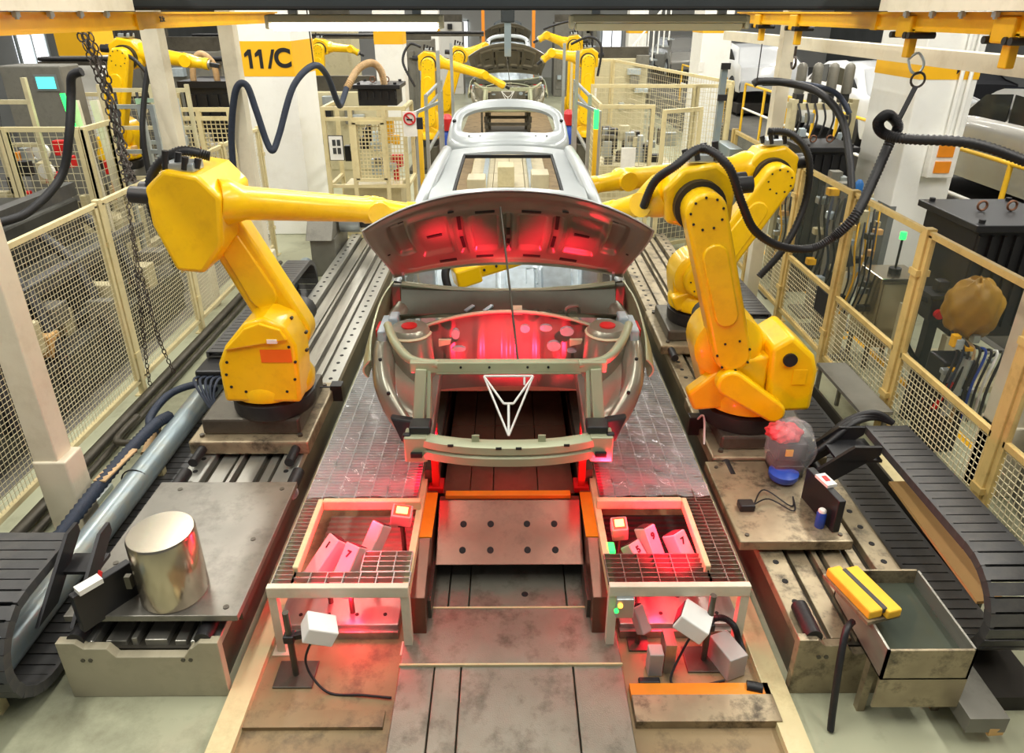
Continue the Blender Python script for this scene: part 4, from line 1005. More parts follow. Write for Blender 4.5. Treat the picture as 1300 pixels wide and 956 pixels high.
MB().tube([(-3.3, 5.45, .14), (-3.3, 5.1, .14), (-3.22, 5.02, .14), (-2.98, 5.02, .16)], .03, 8, 5).build('elbow', 'steel_dark', t, smooth=60)
MB().tube([(-2.98, 5.02, .14), (-2.95, 5.1, .24), (-2.95, 4.85, .14)], .04, 8, 4).build('fitting', 'hose_tan', t, smooth=60)
for x, z, r, lab in ((-3.46, .07, .045, 'dark steel pipe along the foot of the cream mesh fence'), (-3.36, .045, .03, 'thin steel conduit on the floor by the mesh fence')):
    tag(MB().cyl((x, 1.9, z), (x, 10, z), r, n=12).build('floor_pipe', 'steel_dark', smooth=50), lab, 'pipe')
for x, y0, y1, lab in ((-3.14, 3.2, 4.6, 'loose aluminium profile lying under the boxed post'), (-3.02, 4.3, 4.85, 'short loose aluminium profile on the floor by the pipe'), (-3.24, 4.35, 4.9, 'short aluminium profile on the floor near the mesh fence')):
    b = MB(); b.b2((x - .025, y0, .0), (x + .025, y1, .04)); b.b2((x - .008, y0, .04), (x + .008, y1, .045))
    tag(b.build('aluminium_profile', 'aluminium'), lab, 'metal profile', 'loose profiles on the floor')
# ---------------------------------------------------------------- hanging chains and hoses
def chain(name, pts, label, r=.02, wire=.006, group=None):
    P = spline([V(p) for p in pts], 20); t = MB(); acc = 0; k = 0
    for i in range(1, len(P)):
        acc += (P[i] - P[i - 1]).length
        if acc > r * 2.3:
            acc = 0; d = (P[i] - P[i - 1]).normalized(); _, s, u = frame_axes(d); q = s if k % 2 else u; k += 1
            t.tube([P[i] + d * (r * 1.5 * math.cos(a)) + q * (r * math.sin(a)) for a in [j * math.pi / 4 for j in range(9)]], wire, 4)
    return tag(t.build(name, 'iron_chain', smooth=60), label, 'chain', group)
chain('hoist_chain', [(-4.2, 7.5, 3.4), (-4.08, 7.5, 2.9), (-3.98, 7.4, 2.5), (-3.86, 7.2, 2.1), (-3.62, 6.75, 1.92)], 'rusty hoist chain hanging beyond the mesh fence, thick outer strand', .028, .008, 'hoist chains')
chain('hoist_chain', [(-4.12, 7.55, 3.4), (-3.98, 7.5, 2.9), (-3.9, 7.4, 2.5), (-3.8, 7.2, 2.15), (-3.55, 6.75, 1.95)], 'rusty hoist chain hanging beyond the mesh fence, thick inner strand', .028, .008, 'hoist chains')
for k, (dx, dy, w_) in enumerate(((.05, -.1, 'in front of the others'), (-.06, .12, 'behind the others'))):
    chain('hoist_chain', [(-4.16 + dx, 7.5 + dy, 3.4), (-4.03 + dx, 7.5 + dy, 2.9), (-3.94 + dx, 7.4 + dy, 2.5), (-3.83 + dx, 7.2 + dy * .6, 2.12), (-3.6, 6.8 + dy * .3, 1.94)], 'rusty hoist chain strand hanging ' + w_, .026, .008, 'hoist chains')
chain('loose_chain', [(-3.48, 6.5, 1.94), (-3.42, 6.3, 1.7), (-3.38, 6.2, 1.4), (-3.35, 6.15, 1.1), (-3.3, 6.1, .6), (-3.2, 6.05, .25)], 'rusty loose chain hanging down the inside of the mesh fence', .018, .005)
chain('loose_chain', [(-3.42, 6.3, 1.65), (-3.42, 6.2, 1.2), (-3.42, 6.1, .8), (-3.45, 6.05, .3), (-3.46, 6.05, .12)], 'short rusty chain end beside the longer loose chain', .018, .005)
hose('air_hose', [(-3.3, 8.6, 1.59), (-3.25, 8.6, 2.1), (-3.12, 8.6, 2.58), (-2.99, 8.6, 2.64), (-2.92, 8.6, 2.36), (-2.85, 8.6, 2.01), (-2.79, 8.6, 1.91), (-2.72, 8.7, 2.08), (-2.54, 8.9, 2.6), (-2.35, 9.2, 2.81), (-2.3, 9.6, 2.67), (-2.29, 10.0, 2.3), (-2.31, 10.3, 2.24), (-2.28, 10.6, 2.42)], .04, 'hose_blue', 'dark blue hose draped in two arches in front of the lettered column')
hose('duct_hose', [(-2.28, 10.62, 2.42), (-2.13, 10.8, 2.66), (-1.97, 11.0, 2.73), (-1.86, 11.1, 2.62), (-1.84, 11.2, 2.4)], .055, 'hose_tan', 'tan ribbed hose arching over the black transformer box', ribs=True)
tag(MB().tube([(-2.36, 9.2, 3.5), (-2.35, 9.2, 2.83)], .008, 5).build('hanger_wire', 'rubber', smooth=60), 'thin dark wire holding up the blue hose', 'wire')
hose('black_hose', [(-3.93, 7.0, 2.9), (-4.03, 7.0, 2.86), (-4.08, 7.0, 2.7), (-4.13, 6.9, 2.36), (-4.25, 6.8, 1.98), (-4.43, 6.5, 1.73), (-4.6, 6.3, 1.67), (-4.8, 6.2, 1.66)], .04, 'rubber', 'thick black hose sagging beyond the mesh fence beside the chains')
hose('black_hose', [(-4.05, 9.0, 3.1), (-4.25, 9.0, 2.8), (-4.35, 8.9, 2.4), (-4.4, 8.8, 1.98), (-4.38, 8.75, 1.3), (-4.35, 8.8, .5), (-4.35, 8.9, .03)], .035, 'rubber', 'black hose hanging straight behind the second cream post')
hose('ribbed_hose', [(3.3, 4.3, 2.5), (3.17, 4.4, 2.57), (2.87, 4.5, 2.66), (2.52, 4.6, 2.67), (2.42, 4.7, 2.69), (2.4, 4.75, 2.75), (2.48, 4.8, 2.79), (2.56, 4.8, 2.72), (2.53, 4.8, 2.62), (2.42, 4.7, 2.38), (2.3, 4.6, 2.17), (2.19, 4.6, 2.03)], .036, 'rubber', 'black ribbed hose looped through a sling on the overhead trolley', ribs=True)
t = thing('hose_sling', 'black strap sling with karabiner and ring holding the ribbed hose', 'sling', (2.6, 4.9, 2.75))
MB().tube([(2.6, 4.93, 3.12), (2.64, 4.9, 3.16), (2.68, 4.88, 3.1), (2.66, 4.88, 3.04), (2.62, 4.9, 3.05), (2.6, 4.93, 3.12)], .009, 6, 5).build('karabiner', 'zinc', t, smooth=60)
MB().tube([(2.66 + .045 * math.cos(a), 4.87, 3.0 + .045 * math.sin(a)) for a in [i * math.pi / 8 for i in range(17)]], .008, 6).build('ring', 'iron_chain', t, smooth=60)
MB().bar((2.65, 4.86, 2.96), (2.55, 4.8, 2.74), .03, .012).build('strap', 'black_print', t)
hose('black_hose', [(2.62, 8.0, 2.7), (2.69, 8.0, 2.73), (2.99, 8.0, 2.71), (3.26, 7.8, 2.63), (3.45, 7.6, 2.4), (3.47, 7.3, 2.06), (3.43, 7.0, 1.69), (3.36, 6.8, 1.38), (3.4, 6.7, 1.1)], .04, 'rubber', 'thick black hose arching over the glazed fence')
hose('air_line', [(2.75, 8.1, 2.7), (3.16, 8.0, 2.7), (3.47, 7.9, 2.62), (3.62, 7.8, 2.42)], .028, 'hose_blue', 'thin blue-grey hose beside the thick black hose')
tag(MB().tube([(2.62, 7.9, 3.1), (2.62, 7.9, 2.72)], .006, 5).build('hanger_wire', 'rubber', smooth=60), 'thin wire from the trolley holding the arching black hose', 'wire')
# ================================================================ inspection units in the walkway openings
def rotm(d, up=(0, 0, 1)):
    d, s, u = frame_axes(d, up); return Matrix((s, d, u)).transposed()
def unit(c, d, size, label, num=None, lit=False, stand=True, up=(0, 0, 1), ground=.006, m='box_white'):
    """box with long axis d (towards what it looks at); optional lit window and number"""
    c = V(c); R = rotm(d, up); w, l, h = size
    t = thing('inspection_unit', label, 'inspection lamp' if lit else 'sensor box', (c.x, c.y, ground), 'inspection units beside the conveyor')
    MB().box(c, size, R).build('casing', m, t, bevel=.008)
    if lit:
        MB().box(c + R @ V((0, l * .5, 0)), (w * .8, .006, h * .8), R).build('lens_rim', 'red_led', t)
        MB().box(c + R @ V((0, l * .5 + .004, 0)), (w * .55, .006, h * .5), R).build('lens', 'hot_led', t)
    else:
        MB().box(c + R @ V((0, l * .5, 0)), (w * .8, .008, h * .8), R).build('lens', 'slot_black', t)
    if num:
        RR = R @ Matrix(((1, 0, 0), (0, 1, 0), (0, 0, 1)))
        text(num, 'number', 'black_print', c + R @ V((0, l * .3, h * .5 + .003)), .055, RR, t)
    if stand:
        MB().cyl((c.x, c.y, ground), (c.x, c.y, c.z - h * .3), .016, n=10).build('stand', 'steel_dark', t, smooth=50)
        MB().b2((c.x - .06, c.y - .06, ground), (c.x + .06, c.y + .06, ground + .012)).build('foot', 'steel_dark', t)
        MB().box(c + V((0, 0, -h * .55)), (.05, .05, .04)).build('clamp', 'robot_dark', t)
    return t
unit((-.68, 3.62, .5), (.15, -.25, .95), (.13, .1, .1), 'lit lamp box with glowing red-white window at the silver walkway opening', lit=True, up=(0, 1, 0))
unit((.69, 3.52, .47), (-.1, -.3, .95), (.1, .12, .1), 'lit lamp box with glowing red-white window under the stained walkway opening', lit=True, up=(0, 1, 0))
unit((-.84, 3.42, .42), (.35, .5, .65), (.09, .3, .1), 'pale unlit sensor box beside the lit lamp box of the silver walkway')
unit((-1.1, 3.3, .42), (.45, .45, .55), (.1, .3, .11), 'pink-lit box with white edge in the silver walkway opening', '1')
unit((-.95, 3.22, .42), (.3, .5, .6), (.1, .3, .11), 'pink-lit box numbered 7 in the silver walkway opening', '7')
unit((.87, 3.36, .44), (-.3, .4, .75), (.09, .3, .1), 'pink-lit box numbered 9 in the stained walkway opening', '9')
unit((.79, 3.3, .39), (-.35, .45, .5), (.09, .26, .1), 'low pink-lit box numbered 5 in the stained walkway opening', '5')
unit((1.05, 3.34, .42), (-.35, .45, .7), (.1, .28, .11), 'pink-lit box numbered 7 by the tan border of the stained walkway opening', '7')
unit((-1.03, 2.84, .36), (.75, .25, -.45), (.14, .17, .1), 'white box lamp tilted on a pole in front of the silver walkway', stand=False, ground=.25, m='white_paint')
unit((1.02, 2.9, .34), (-.75, .35, .35), (.15, .17, .11), 'white box lamp tilted on a pole in front of the stained walkway', stand=False, ground=.25, m='white_paint')
unit((.76, 3.05, .2), (-.3, .5, .7), (.07, .16, .07), 'small pink-lit box under the front beam of the stained walkway', ground=.006)
def pole(x, y, h, tx, tz, label):
    t = thing('lamp_pole', label, 'pole', (x, y, .006))
    MB().b2((x - .11, y - .09, .006), (x + .11, y + .09, .018)).build('base_plate', 'steel_dark', t, bevel=.004)
    MB().cyl((x, y, .018), (x, y, h), .018, n=12).build('shaft', 'steel_dark', t, smooth=50)
    MB().box((x, y, tz), (.06, .06, .05)).build('collar', 'rubber', t, bevel=.008)
    MB().bar((x, y, tz), (tx, y + .01, tz + .03), .03, .03).build('cross_arm', 'rubber', t)
    return t
pole(-1.2, 2.84, .48, -1.05, .3, 'steel pole on a square plate holding the white box lamp by the silver walkway')
pole(1.12, 2.93, .5, 1.02, .28, 'steel pole on a square plate holding the white box lamp by the stained walkway')
hose('lamp_cable', [(-1.06, 2.84, .32), (-1.12, 2.8, .15), (-1.0, 2.72, .02), (-.8, 2.7, .018), (-.64, 2.68, .02)], .007, 'rubber', 'thin black cable trailing from the white box lamp by the silver walkway', cat='cable')
hose('lamp_cable', [(1.08, 2.95, .3), (.98, 2.88, .15), (.9, 2.78, .02), (1.0, 2.74, .018), (1.2, 2.78, .02)], .007, 'rubber', 'thin black cable looping below the white box lamp by the stained walkway', cat='cable')
for s in (-1, 1):
    t = thing('floor_channel', 'bright steel channel across the floor under the ' + ('silver walkway, lit red' if s < 0 else 'stained walkway near the black tubing'), 'channel', (s * .98, 3.22, .006))
    MB().b2((s * .66, 3.12, .006), (s * 1.38, 3.34, .09)).build('web', 'steel_bright', t, bevel=.006)
    MB().b2((s * .66, 3.09, .006), (s * 1.38, 3.12, .06)).build('flange', 'steel', t)
    for k in range(4): MB().cyl((s * (.75 + .17 * k), 3.2, .09), (s * (.75 + .17 * k), 3.2, .094), .012, n=8).build('hole', 'slot_black', t)
    t = thing('ribbed_tray', ('grey ribbed drip tray below the silver walkway opening' if s < 0 else 'dark ribbed drip tray below the stained walkway opening'), 'tray', (s * .9, 3.75, .006))
    MB().b2((s * .62, 3.4, .006), (s * 1.3, 4.2, .03)).build('base', 'ribbed_grey' if s < 0 else 'pit_dark', t)
    for k in range(14): MB().cyl((s * .62, 3.43 + k * .057, .03), (s * 1.3, 3.43 + k * .057, .03), .018, n=6).build('rib', 'ribbed_grey' if s < 0 else 'pit_dark', t)
hose('flexible_tube', [(1.1, 3.05, .12), (1.2, 3.02, .24), (1.28, 2.99, .22), (1.33, 2.98, .1), (1.36, 2.97, .02)], .02, 'rubber', 'black flexible tube arching under the stained walkway', ribs=True)
t = thing('control_block', 'pinkish metal block on the floor beside the lamp pole of the stained walkway', 'block', (1.24, 2.9, .006)); MB().bar((1.2, 2.98, .09), (1.27, 2.8, .09), .12, .16).build('cover', 'box_white', t, bevel=.006)
MB().cyl((1.3, 2.72, .05), (1.38, 2.7, .05), .03, n=10).build('plug', 'rubber', t, smooth=50)
t = thing('cable_duct', 'small pinkish duct box with black plug under the stained walkway', 'duct', (.86, 2.85, .006)); MB().b2((.78, 2.82, .006), (.86, 2.9, .17)).build('box', 'box_white', t, bevel=.005); MB().b2((.87, 2.84, .006), (.93, 2.96, .22)).build('channel', 'steel', t); MB().b2((.72, 2.76, .006), (.84, 2.8, .03)).build('plug', 'rubber', t, bevel=.008)
struct(MB().b2((.66, 2.66, .006), (1.42, 2.74, .05)).build('trim_6', 'orange_paint'))
struct(MB().b2((.66, 2.5, .006), (1.42, 2.66, .06)).build('trim_7', 'steel_worn'))
struct(MB().b2((-1.42, 2.5, .006), (-.66, 2.6, .03)).build('trim_8', 'pit_floor'))
# indicator switch on the right side rail
t = thing('indicator_switch', 'small sensor bracket with green and orange indicators beside the lift table', 'sensor', (.62, 3.3, .3))
MB().b2((.58, 3.28, .3), (.63, 3.42, .44)).build('body', 'steel', t, bevel=.006)
MB().b2((.585, 3.32, .44), (.64, 3.4, .47)).build('green_lamp', 'green_led', t, bevel=.006)
MB().b2((.6, 2.96, .3), (.7, 2.99, .44)).build('clear_cover', 'aluminium', t, bevel=.006)
MB().cyl((.62, 2.95, .4), (.62, 2.965, .4), .014, n=10).build('orange_lamp', 'orange_led', t)
MB().cyl((.6, 2.95, .36), (.6, 2.965, .36), .012, n=10).build('green_lamp', 'green_led', t)
# ================================================================ things on the right-hand carriage
t = thing('wrapped_controller', 'sensor unit with red cloth wrapped in a clear plastic bag', 'wrapped unit', (1.92, 4.12, .45))
MB().b2((1.84, 4.05, .46), (2.04, 4.25, .56)).build('base_block', 'black_box', t, bevel=.01)
MB().lathe([(.09, 0), (.1, .02), (.1, .05), (.06, .07)], (1.9, 4.05, .47), n=20).build('blue_ring', 'blue_can', t, smooth=40)
MB().b2((1.84, 4.08, .58), (2.06, 4.26, .72)).build('housing', 'black_box', t, bevel=.02)
MB().b2((1.9, 4.07, .63), (1.95, 4.08, .68)).build('yellow_label', 'yellow_band', t)
def blob(c, rx, ry, rz, amp, seed):
    rn = random.Random(seed); k = [rn.uniform(0, 6) for _ in range(4)]
    def fn(a, b):
        th = a * 2 * math.pi; ph = (b - .5) * math.pi * .999
        r = 1 + amp * (math.sin(5 * th + k[0] + 4 * ph) + math.sin(9 * th - 7 * ph + k[1]) * .7)
        return (c[0] + rx * r * math.cos(ph) * math.cos(th), c[1] + ry * r * math.cos(ph) * math.sin(th), c[2] + rz * r * math.sin(ph))
    return MB().grid(fn, 36, 20)
blob((1.9, 4.16, .77), .12, .1, .06, .09, 3).build('red_cloth', 'red_cloth', t, smooth=40)
blob((1.95, 4.14, .66), .17, .16, .22, .04, 5).build('plastic_bag', 'film', t, smooth=30)
t = thing('spray_can', 'blue and white can standing on the edge of the carriage deck', 'can', (1.98, 3.72, .45))
MB().lathe([(.028, 0), (.03, .004), (.03, .1), (.024, .115)], (1.96, 3.56, .45), n=18).build('body', 'blue_can', t, smooth=40)
MB().lathe([(.0245, 0), (.0245, .012), (.018, .02)], (1.96, 3.56, .565), n=18).build('cap', 'paper', t, smooth=40)
t = thing('cable_plug', 'small black plug with two loose wires on the carriage deck', 'plug', (1.6, 3.75, .45))
MB().b2((1.5, 3.7, .45), (1.6, 3.78, .5)).build('plug', 'black_box', t, bevel=.01)
for k in range(2): MB().tube([(1.6, 3.74, .48), (1.72, 3.8 + .1 * k, .48), (1.85, 3.7 + .05 * k, .46), (1.9, 3.85, .46)], .005, 5, 6).build('wire', 'rubber', t, smooth=60)
for k, lab in enumerate(('upper bundled black cable running to the drag chain by the tan fence', 'middle bundled black cable running to the drag chain by the tan fence', 'lower bundled black cable running to the drag chain by the tan fence')):
    hose('cable', [(2.0, 4.3 - .08 * k, .5), (2.2, 4.28 - .06 * k, .6 + .03 * k), (2.4, 4.3 - .03 * k, .78), (2.58, 4.3, .84 - .02 * k), (2.7, 4.26, .78)], .022, 'rubber', lab, 'cables to the drag chain', cat='cable')
t = thing('tool_block', 'dark sensor block with cream cable clamp on the inner edge of the stained rail', 'sensor', (1.44, 4.75, .37)); MB().b2((1.4, 4.7, .4), (1.52, 4.78, .56)).build('body', 'black_box', t, bevel=.006); MB().tube([(1.46, 4.7, .55), (1.48, 4.62, .62), (1.47, 4.5, .45)], .008, 5, 6).build('wire', 'white_rod', t, smooth=60)
t = thing('tool_block', 'dark sensor block beside the inner strip of the clean robot rail', 'sensor', (-1.48, 5.35, .37)); MB().b2((-1.52, 5.3, .37), (-1.42, 5.4, .52)).build('body', 'black_box', t, bevel=.006); MB().tube([(-1.5, 5.32, .5), (-1.62, 5.2, .55), (-1.75, 5.05, .5)], .008, 5, 6).build('wire', 'rubber', t, smooth=60)
t = thing('stainless_side_box', 'low steel bench beside the robot by the plastic bag and fence', 'bench', (2.55, 5.3, 0)); MB().b2((2.88, 5.0, .4), (3.15, 5.9, .43)).build('top', 'machine_grey', t)
for x in (2.9, 3.12):
    for y in (5.04, 5.85): MB().b2((x - .015, y - .015, 0), (x + .015, y + .015, .4)).build('leg', 'machine_grey', t)
t = thing('support_pad', 'pale steel foundation block beside the drag chain by the tan fence', 'block', (2.62, 4.9, 0)); MB().b2((2.9, 4.3, 0), (3.12, 4.95, .12)).build('block', 'cream', t, bevel=.01)
# ================================================================ water tank with foam pads
t = thing('water_tank', 'steel tank of dark water at the end of the stained robot rail', 'tank', (2.1, 2.75, .36))
W0, W1, D0, D1, ZB, ZT = 1.86, 2.3, 2.5, 3.06, .36, .56
MB().b2((W0, D0, ZB), (W1, D1, ZB + .01)).build('bottom', 'steel', t)
for n_, a, b in (('side', (W0, D0, ZB), (W0 + .012, D1, ZT)), ('side', (W1 - .012, D0, ZB), (W1, D1, ZT)), ('end', (W0, D0, ZB - .2), (W1, D0 + .012, ZT)), ('end', (W0, D1 - .012, ZB), (W1, D1, ZT))):
    MB().b2(a, b).build(n_ + '_wall', 'steel_worn' if n_ == 'end' else 'steel', t)
MB().b2((W0 + .012, D0 + .012, ZB + .1), (W1 - .012, D1 - .012, ZB + .11)).build('water', 'water', t)
MB().b2((W0, D0 + .1, ZB - .36), (W0 + .04, D0 + .14, ZB)).build('leg', 'steel_worn', t); MB().b2((W1 - .04, D0 + .1, ZB - .36), (W1, D0 + .14, ZB)).build('leg', 'steel_worn', t)
MB().b2((W1, D0 - .1, .1), (W1 + .2, D0 + .3, .2)).build('step', 'machine_grey', t)
t = thing('foam_pad_tray', 'yellow foam pads with a dark groove in a dirty tray on the tank', 'foam pads', (1.86, 2.8, .56))
MB().bar((1.92, 2.68, .575), (1.83, 3.02, .575), .2, .02).build('tray', 'steel_worn', t)
for k in (-1, 1): MB().bar((1.92 + k * .048, 2.68, .612), (1.83 + k * .048, 3.0, .612), .085, .055).build('pad', 'foam_yellow', t, bevel=.01)
MB().bar((1.92, 2.69, .628), (1.83, 2.98, .628), .03, .03).build('groove', 'charcoal', t, bevel=.006)
hose('drain_hose', [(1.8, 2.74, .5), (1.74, 2.68, .5), (1.7, 2.6, .36), (1.68, 2.52, .1), (1.67, 2.48, .01)], .018, 'rubber', 'black drain hose curving down beside the water tank')
tag(MB().bar((2.46, 2.4, .1), (2.42, 3.0, .12), .08, .05).build('floor_bar', 'panel_tan'), 'tan bar on the floor between tank and drag chain', 'bar')
rn0 = random.Random(11)
# ================================================================ right-hand background
def transformer(x0, x1, y0, y1, zt, label, zb=.0):
    t = thing('transformer_box', label, 'transformer', ((x0 + x1) / 2, (y0 + y1) / 2, zb))
    MB().b2((x0 + .06, y0 + .06, zb), (x1 - .06, y1 - .06, zt - .06)).build('casing', 'black_box', t, bevel=.01)
    n = max(2, int((x1 - x0) / .12))
    for k in range(n + 1):
        x = x0 + .08 + (x1 - x0 - .16) * k / n
        MB().b2((x - .012, y0 + .03, zb + .1), (x + .012, y0 + .06, zt - .1)).build('fin', 'black_box', t)
    MB().b2((x0, y0, zt - .06), (x1, y1, zt)).build('lid', 'black_box', t, bevel=.008)
    for x in (x0 + .08, x1 - .08):
        for y in (y0 + .08, y1 - .08): MB().cyl((x, y, zt), (x, y, zt + .03), .025, n=10).build('bolt', 'rubber', t)
    for x in (x0 + (x1 - x0) * .35, x0 + (x1 - x0) * .65):
        MB().tube([(x + .04 * math.cos(a), (y0 + y1) / 2, zt + .05 + .04 * math.sin(a)) for a in [i * math.pi / 6 for i in range(13)]], .01, 6).build('lifting_eye', 'rust', t, smooth=60)
    return t
transformer(3.75, 4.6, 5.5, 6.4, 1.85, 'big black transformer box with lifting eyes behind the glazed fence', .85)
t = thing('transformer_stand', 'cream steel stand under the big black transformer box', 'stand', (4.17, 5.95, 0))
for x in (3.83, 4.52):
    for y in (5.58, 6.32): MB().b2((x - .04, y - .04, 0), (x + .04, y + .04, .85)).build('leg', 'machine_cream', t)
MB().b2((3.8, 5.55, .3), (4.55, 6.35, .36)).build('shelf', 'machine_cream', t)
transformer(3.6, 4.3, 8.8, 9.5, 1.9, 'black transformer box below the row of grey cylinders')
t = thing('stainless_cabinet', 'stainless steel cabinet with black stack light behind the fence glass', 'cabinet', (3.9, 6.9, 0))
MB().b2((3.7, 6.6, .25), (4.15, 7.05, 1.0)).build('body', 'stainless', t, bevel=.01)
MB().b2((3.73, 6.59, .3), (4.12, 6.6, .95)).build('door', 'stainless', t)
for x in (3.74, 4.11): MB().b2((x - .02, 6.62, 0), (x + .02, 6.66, .25)).b2((x - .02, 7.0, 0), (x + .02, 7.04, .25)).build('leg', 'steel_dark', t)
MB().cyl((3.92, 6.8, 1.0), (3.92, 6.8, 1.05), .06, n=16).build('light_base', 'rubber', t); MB().cyl((3.92, 6.8, 1.05), (3.92, 6.8, 1.35), .012, n=8).build('light_stem', 'rubber', t); MB().cyl((3.92, 6.8, 1.35), (3.92, 6.8, 1.42), .03, n=12).build('green_light', 'green_led', t)
t = thing('tip_dresser', 'black post with red emergency button and looped cable behind the fence glass', 'machine post', (3.66, 5.62, 0))
X0, Y0 = 3.66, 5.62
MB().b2((X0 - .04, Y0 - .04, 0), (X0 + .04, Y0 + .04, 1.2)).build('post', 'black_box', t); MB().b2((X0 - .08, Y0 - .08, 1.0), (X0 + .08, Y0 + .08, 1.2)).build('head', 'black_box', t, bevel=.01)
MB().b2((X0 - .13, Y0 - .12, 1.22), (X0 + .13, Y0 + .12, 1.25)).build('top_plate', 'black_box', t); MB().cyl((X0 - .02, Y0 - .09, 1.08), (X0 - .02, Y0 - .13, 1.08), .04, n=14).build('button', 'red_paint', t)
MB().box((X0, Y0, 1.3), (.09, .09, .1)).build('tip_holder', 'robot_dark', t, bevel=.01)
MB().tube([(X0 - .05, Y0, 1.15), (X0 - .16, Y0 + .05, 1.16), (X0 - .22, Y0 + .05, 1.0), (X0 - .18, Y0 + .02, .8), (X0 - .05, Y0, .6)], .022, 8, 6).build('cable', 'rubber', t, smooth=60)
t = thing('welding_gun_stand', 'welding gun stand half covered by an amber tarpaulin behind the glass', 'welding gun', (3.6, 5.1, 0))
MB().b2((3.5, 5.05, 0), (3.78, 5.3, .85)).build('stand', 'black_box', t, bevel=.02)
blob((3.63, 5.12, 1.3), .2, .2, .24, .06, 9).build('tarpaulin', 'panel_amber', t, smooth=40)
for k in range(9):
    x = 3.45 + .045 * k; MB().tube([(x, 5.02, 1.15 - .03 * k), (x + .03, 4.93, 1.0), (x - .02, 4.91, .7), (x + .04, 4.98, .35)], .011, 6, 6).build('hose', ('rubber', 'hose_blue', 'rubber', 'hose_tan', 'rubber', 'blue_can', 'rubber', 'white_rod', 'rubber')[k], t, smooth=60)
for k in range(14): MB().box((3.46 + .36 * rn0.random(), 4.95 + .06 * rn0.random(), .5 + .65 * rn0.random()), (rn0.uniform(.03, .08), .06, rn0.uniform(.03, .1))).build('fitting', rn0.choice(['aluminium', 'panel_tan', 'zinc', 'yellow_band', 'aluminium', 'rust', 'paper']), t, bevel=.006)
MB().cyl((3.52, 4.93, .45), (3.58, 4.93, .95), .04, n=12).build('actuator', 'aluminium', t, smooth=50); MB().bar((3.42, 4.93, .5), (3.5, 4.92, .75), .02, .03).build('red_bar', 'red_paint', t)
t = thing('leaning_panel', 'grey board leaning behind the glazed fence beside the tan post', 'panel', (3.75, 4.2, 0))
MB().bar((3.62, 3.75, .45), (3.9, 4.45, .45), .03, .9).build('board', 'machine_grey', t)
MB().bar((3.605, 3.755, .45), (3.885, 4.455, .45), .005, .02).build('seam', 'grey_paint', t)
# manifold with four grey cylinders
t = thing('cylinder_manifold', 'machine rack topped by four grey gas cylinders', 'machine', (4.2, 9.9, 0))
for x in (3.8, 4.6): MB().b2((x - .04, 9.8, 0), (x + .04, 9.95, 2.35)).build('upright', 'machine_cream', t)
for k in range(4): MB().lathe([(.06, 0), (.065, .02), (.065, .32), (.05, .36), (.02, .38)], (3.86 + .2 * k, 9.9 - .02 * k, 2.42), n=14).build('gas_cylinder', 'machine_grey', t, smooth=40)
for k in range(4): MB().b2((3.81 + .2 * k, 9.82, 2.3), (3.91 + .2 * k, 9.98, 2.42)).build('valve', 'rubber', t, bevel=.01)
MB().b2((3.76, 9.8, 2.22), (4.64, 10.0, 2.3)).build('shelf', 'machine_cream', t)
rn = random.Random(4)
for k in range(18):
    x = 3.82 + rn.random() * .74; z = 1.5 + rn.random() * .65
    MB().box((x, 9.8 + rn.uniform(-.05, .05), z), (rn.uniform(.04, .1), .1, rn.uniform(.05, .14))).build('fitting', rn.choice(['aluminium', 'machine_cream', 'rubber', 'zinc']), t, bevel=.008)
for k in range(7):
    x = 3.84 + .11 * k; MB().tube([(x, 9.8, 2.3), (x + .03, 9.72, 2.1), (x - .02, 9.74, 1.8), (x + .03, 9.8, 1.5)], .014, 6, 5).build('hose', 'rubber', t, smooth=60)
for k, (x, y, lab) in enumerate(((3.6, 7.55, 'weld tool post with pale valves and a blue bottle behind the glass'), (3.75, 8.15, 'weld tool post with looped hoses near the black transformer'))):
    t = thing('weld_tool_post', lab, 'machine post', (x, y, 0))
    MB().b2((x - .06, y - .06, 0), (x + .06, y + .06, 1.75)).build('column', 'machine_grey', t)
    MB().b2((x - .2, y - .2, 0), (x + .2, y + .2, .03)).build('base', 'machine_grey', t)
    for j in range(9): MB().box((x + rn.uniform(-.15, .15), y - .08 + rn.uniform(-.05, .05), .7 + j * .12), (rn.uniform(.06, .16), .09, .08)).build('valve', rn.choice(['aluminium', 'zinc', 'machine_cream', 'rubber', 'yellow_band']), t, bevel=.01)
    for j in range(5): MB().tube([(x - .15 + .07 * j, y - .1, 1.6), (x - .2 + .07 * j, y - .2, 1.3), (x - .1 + .06 * j, y - .16, .9), (x - .12 + .06 * j, y - .05, .5)], .014, 6, 6).build('hose', rn.choice(['rubber', 'hose_blue', 'rubber']), t, smooth=60)
    if k == 0: MB().lathe([(.04, 0), (.045, .02), (.045, .14), (.02, .18)], (x + .1, y - .1, 1.62), n=14).build('bottle', 'bottle_blue', t, smooth=40)
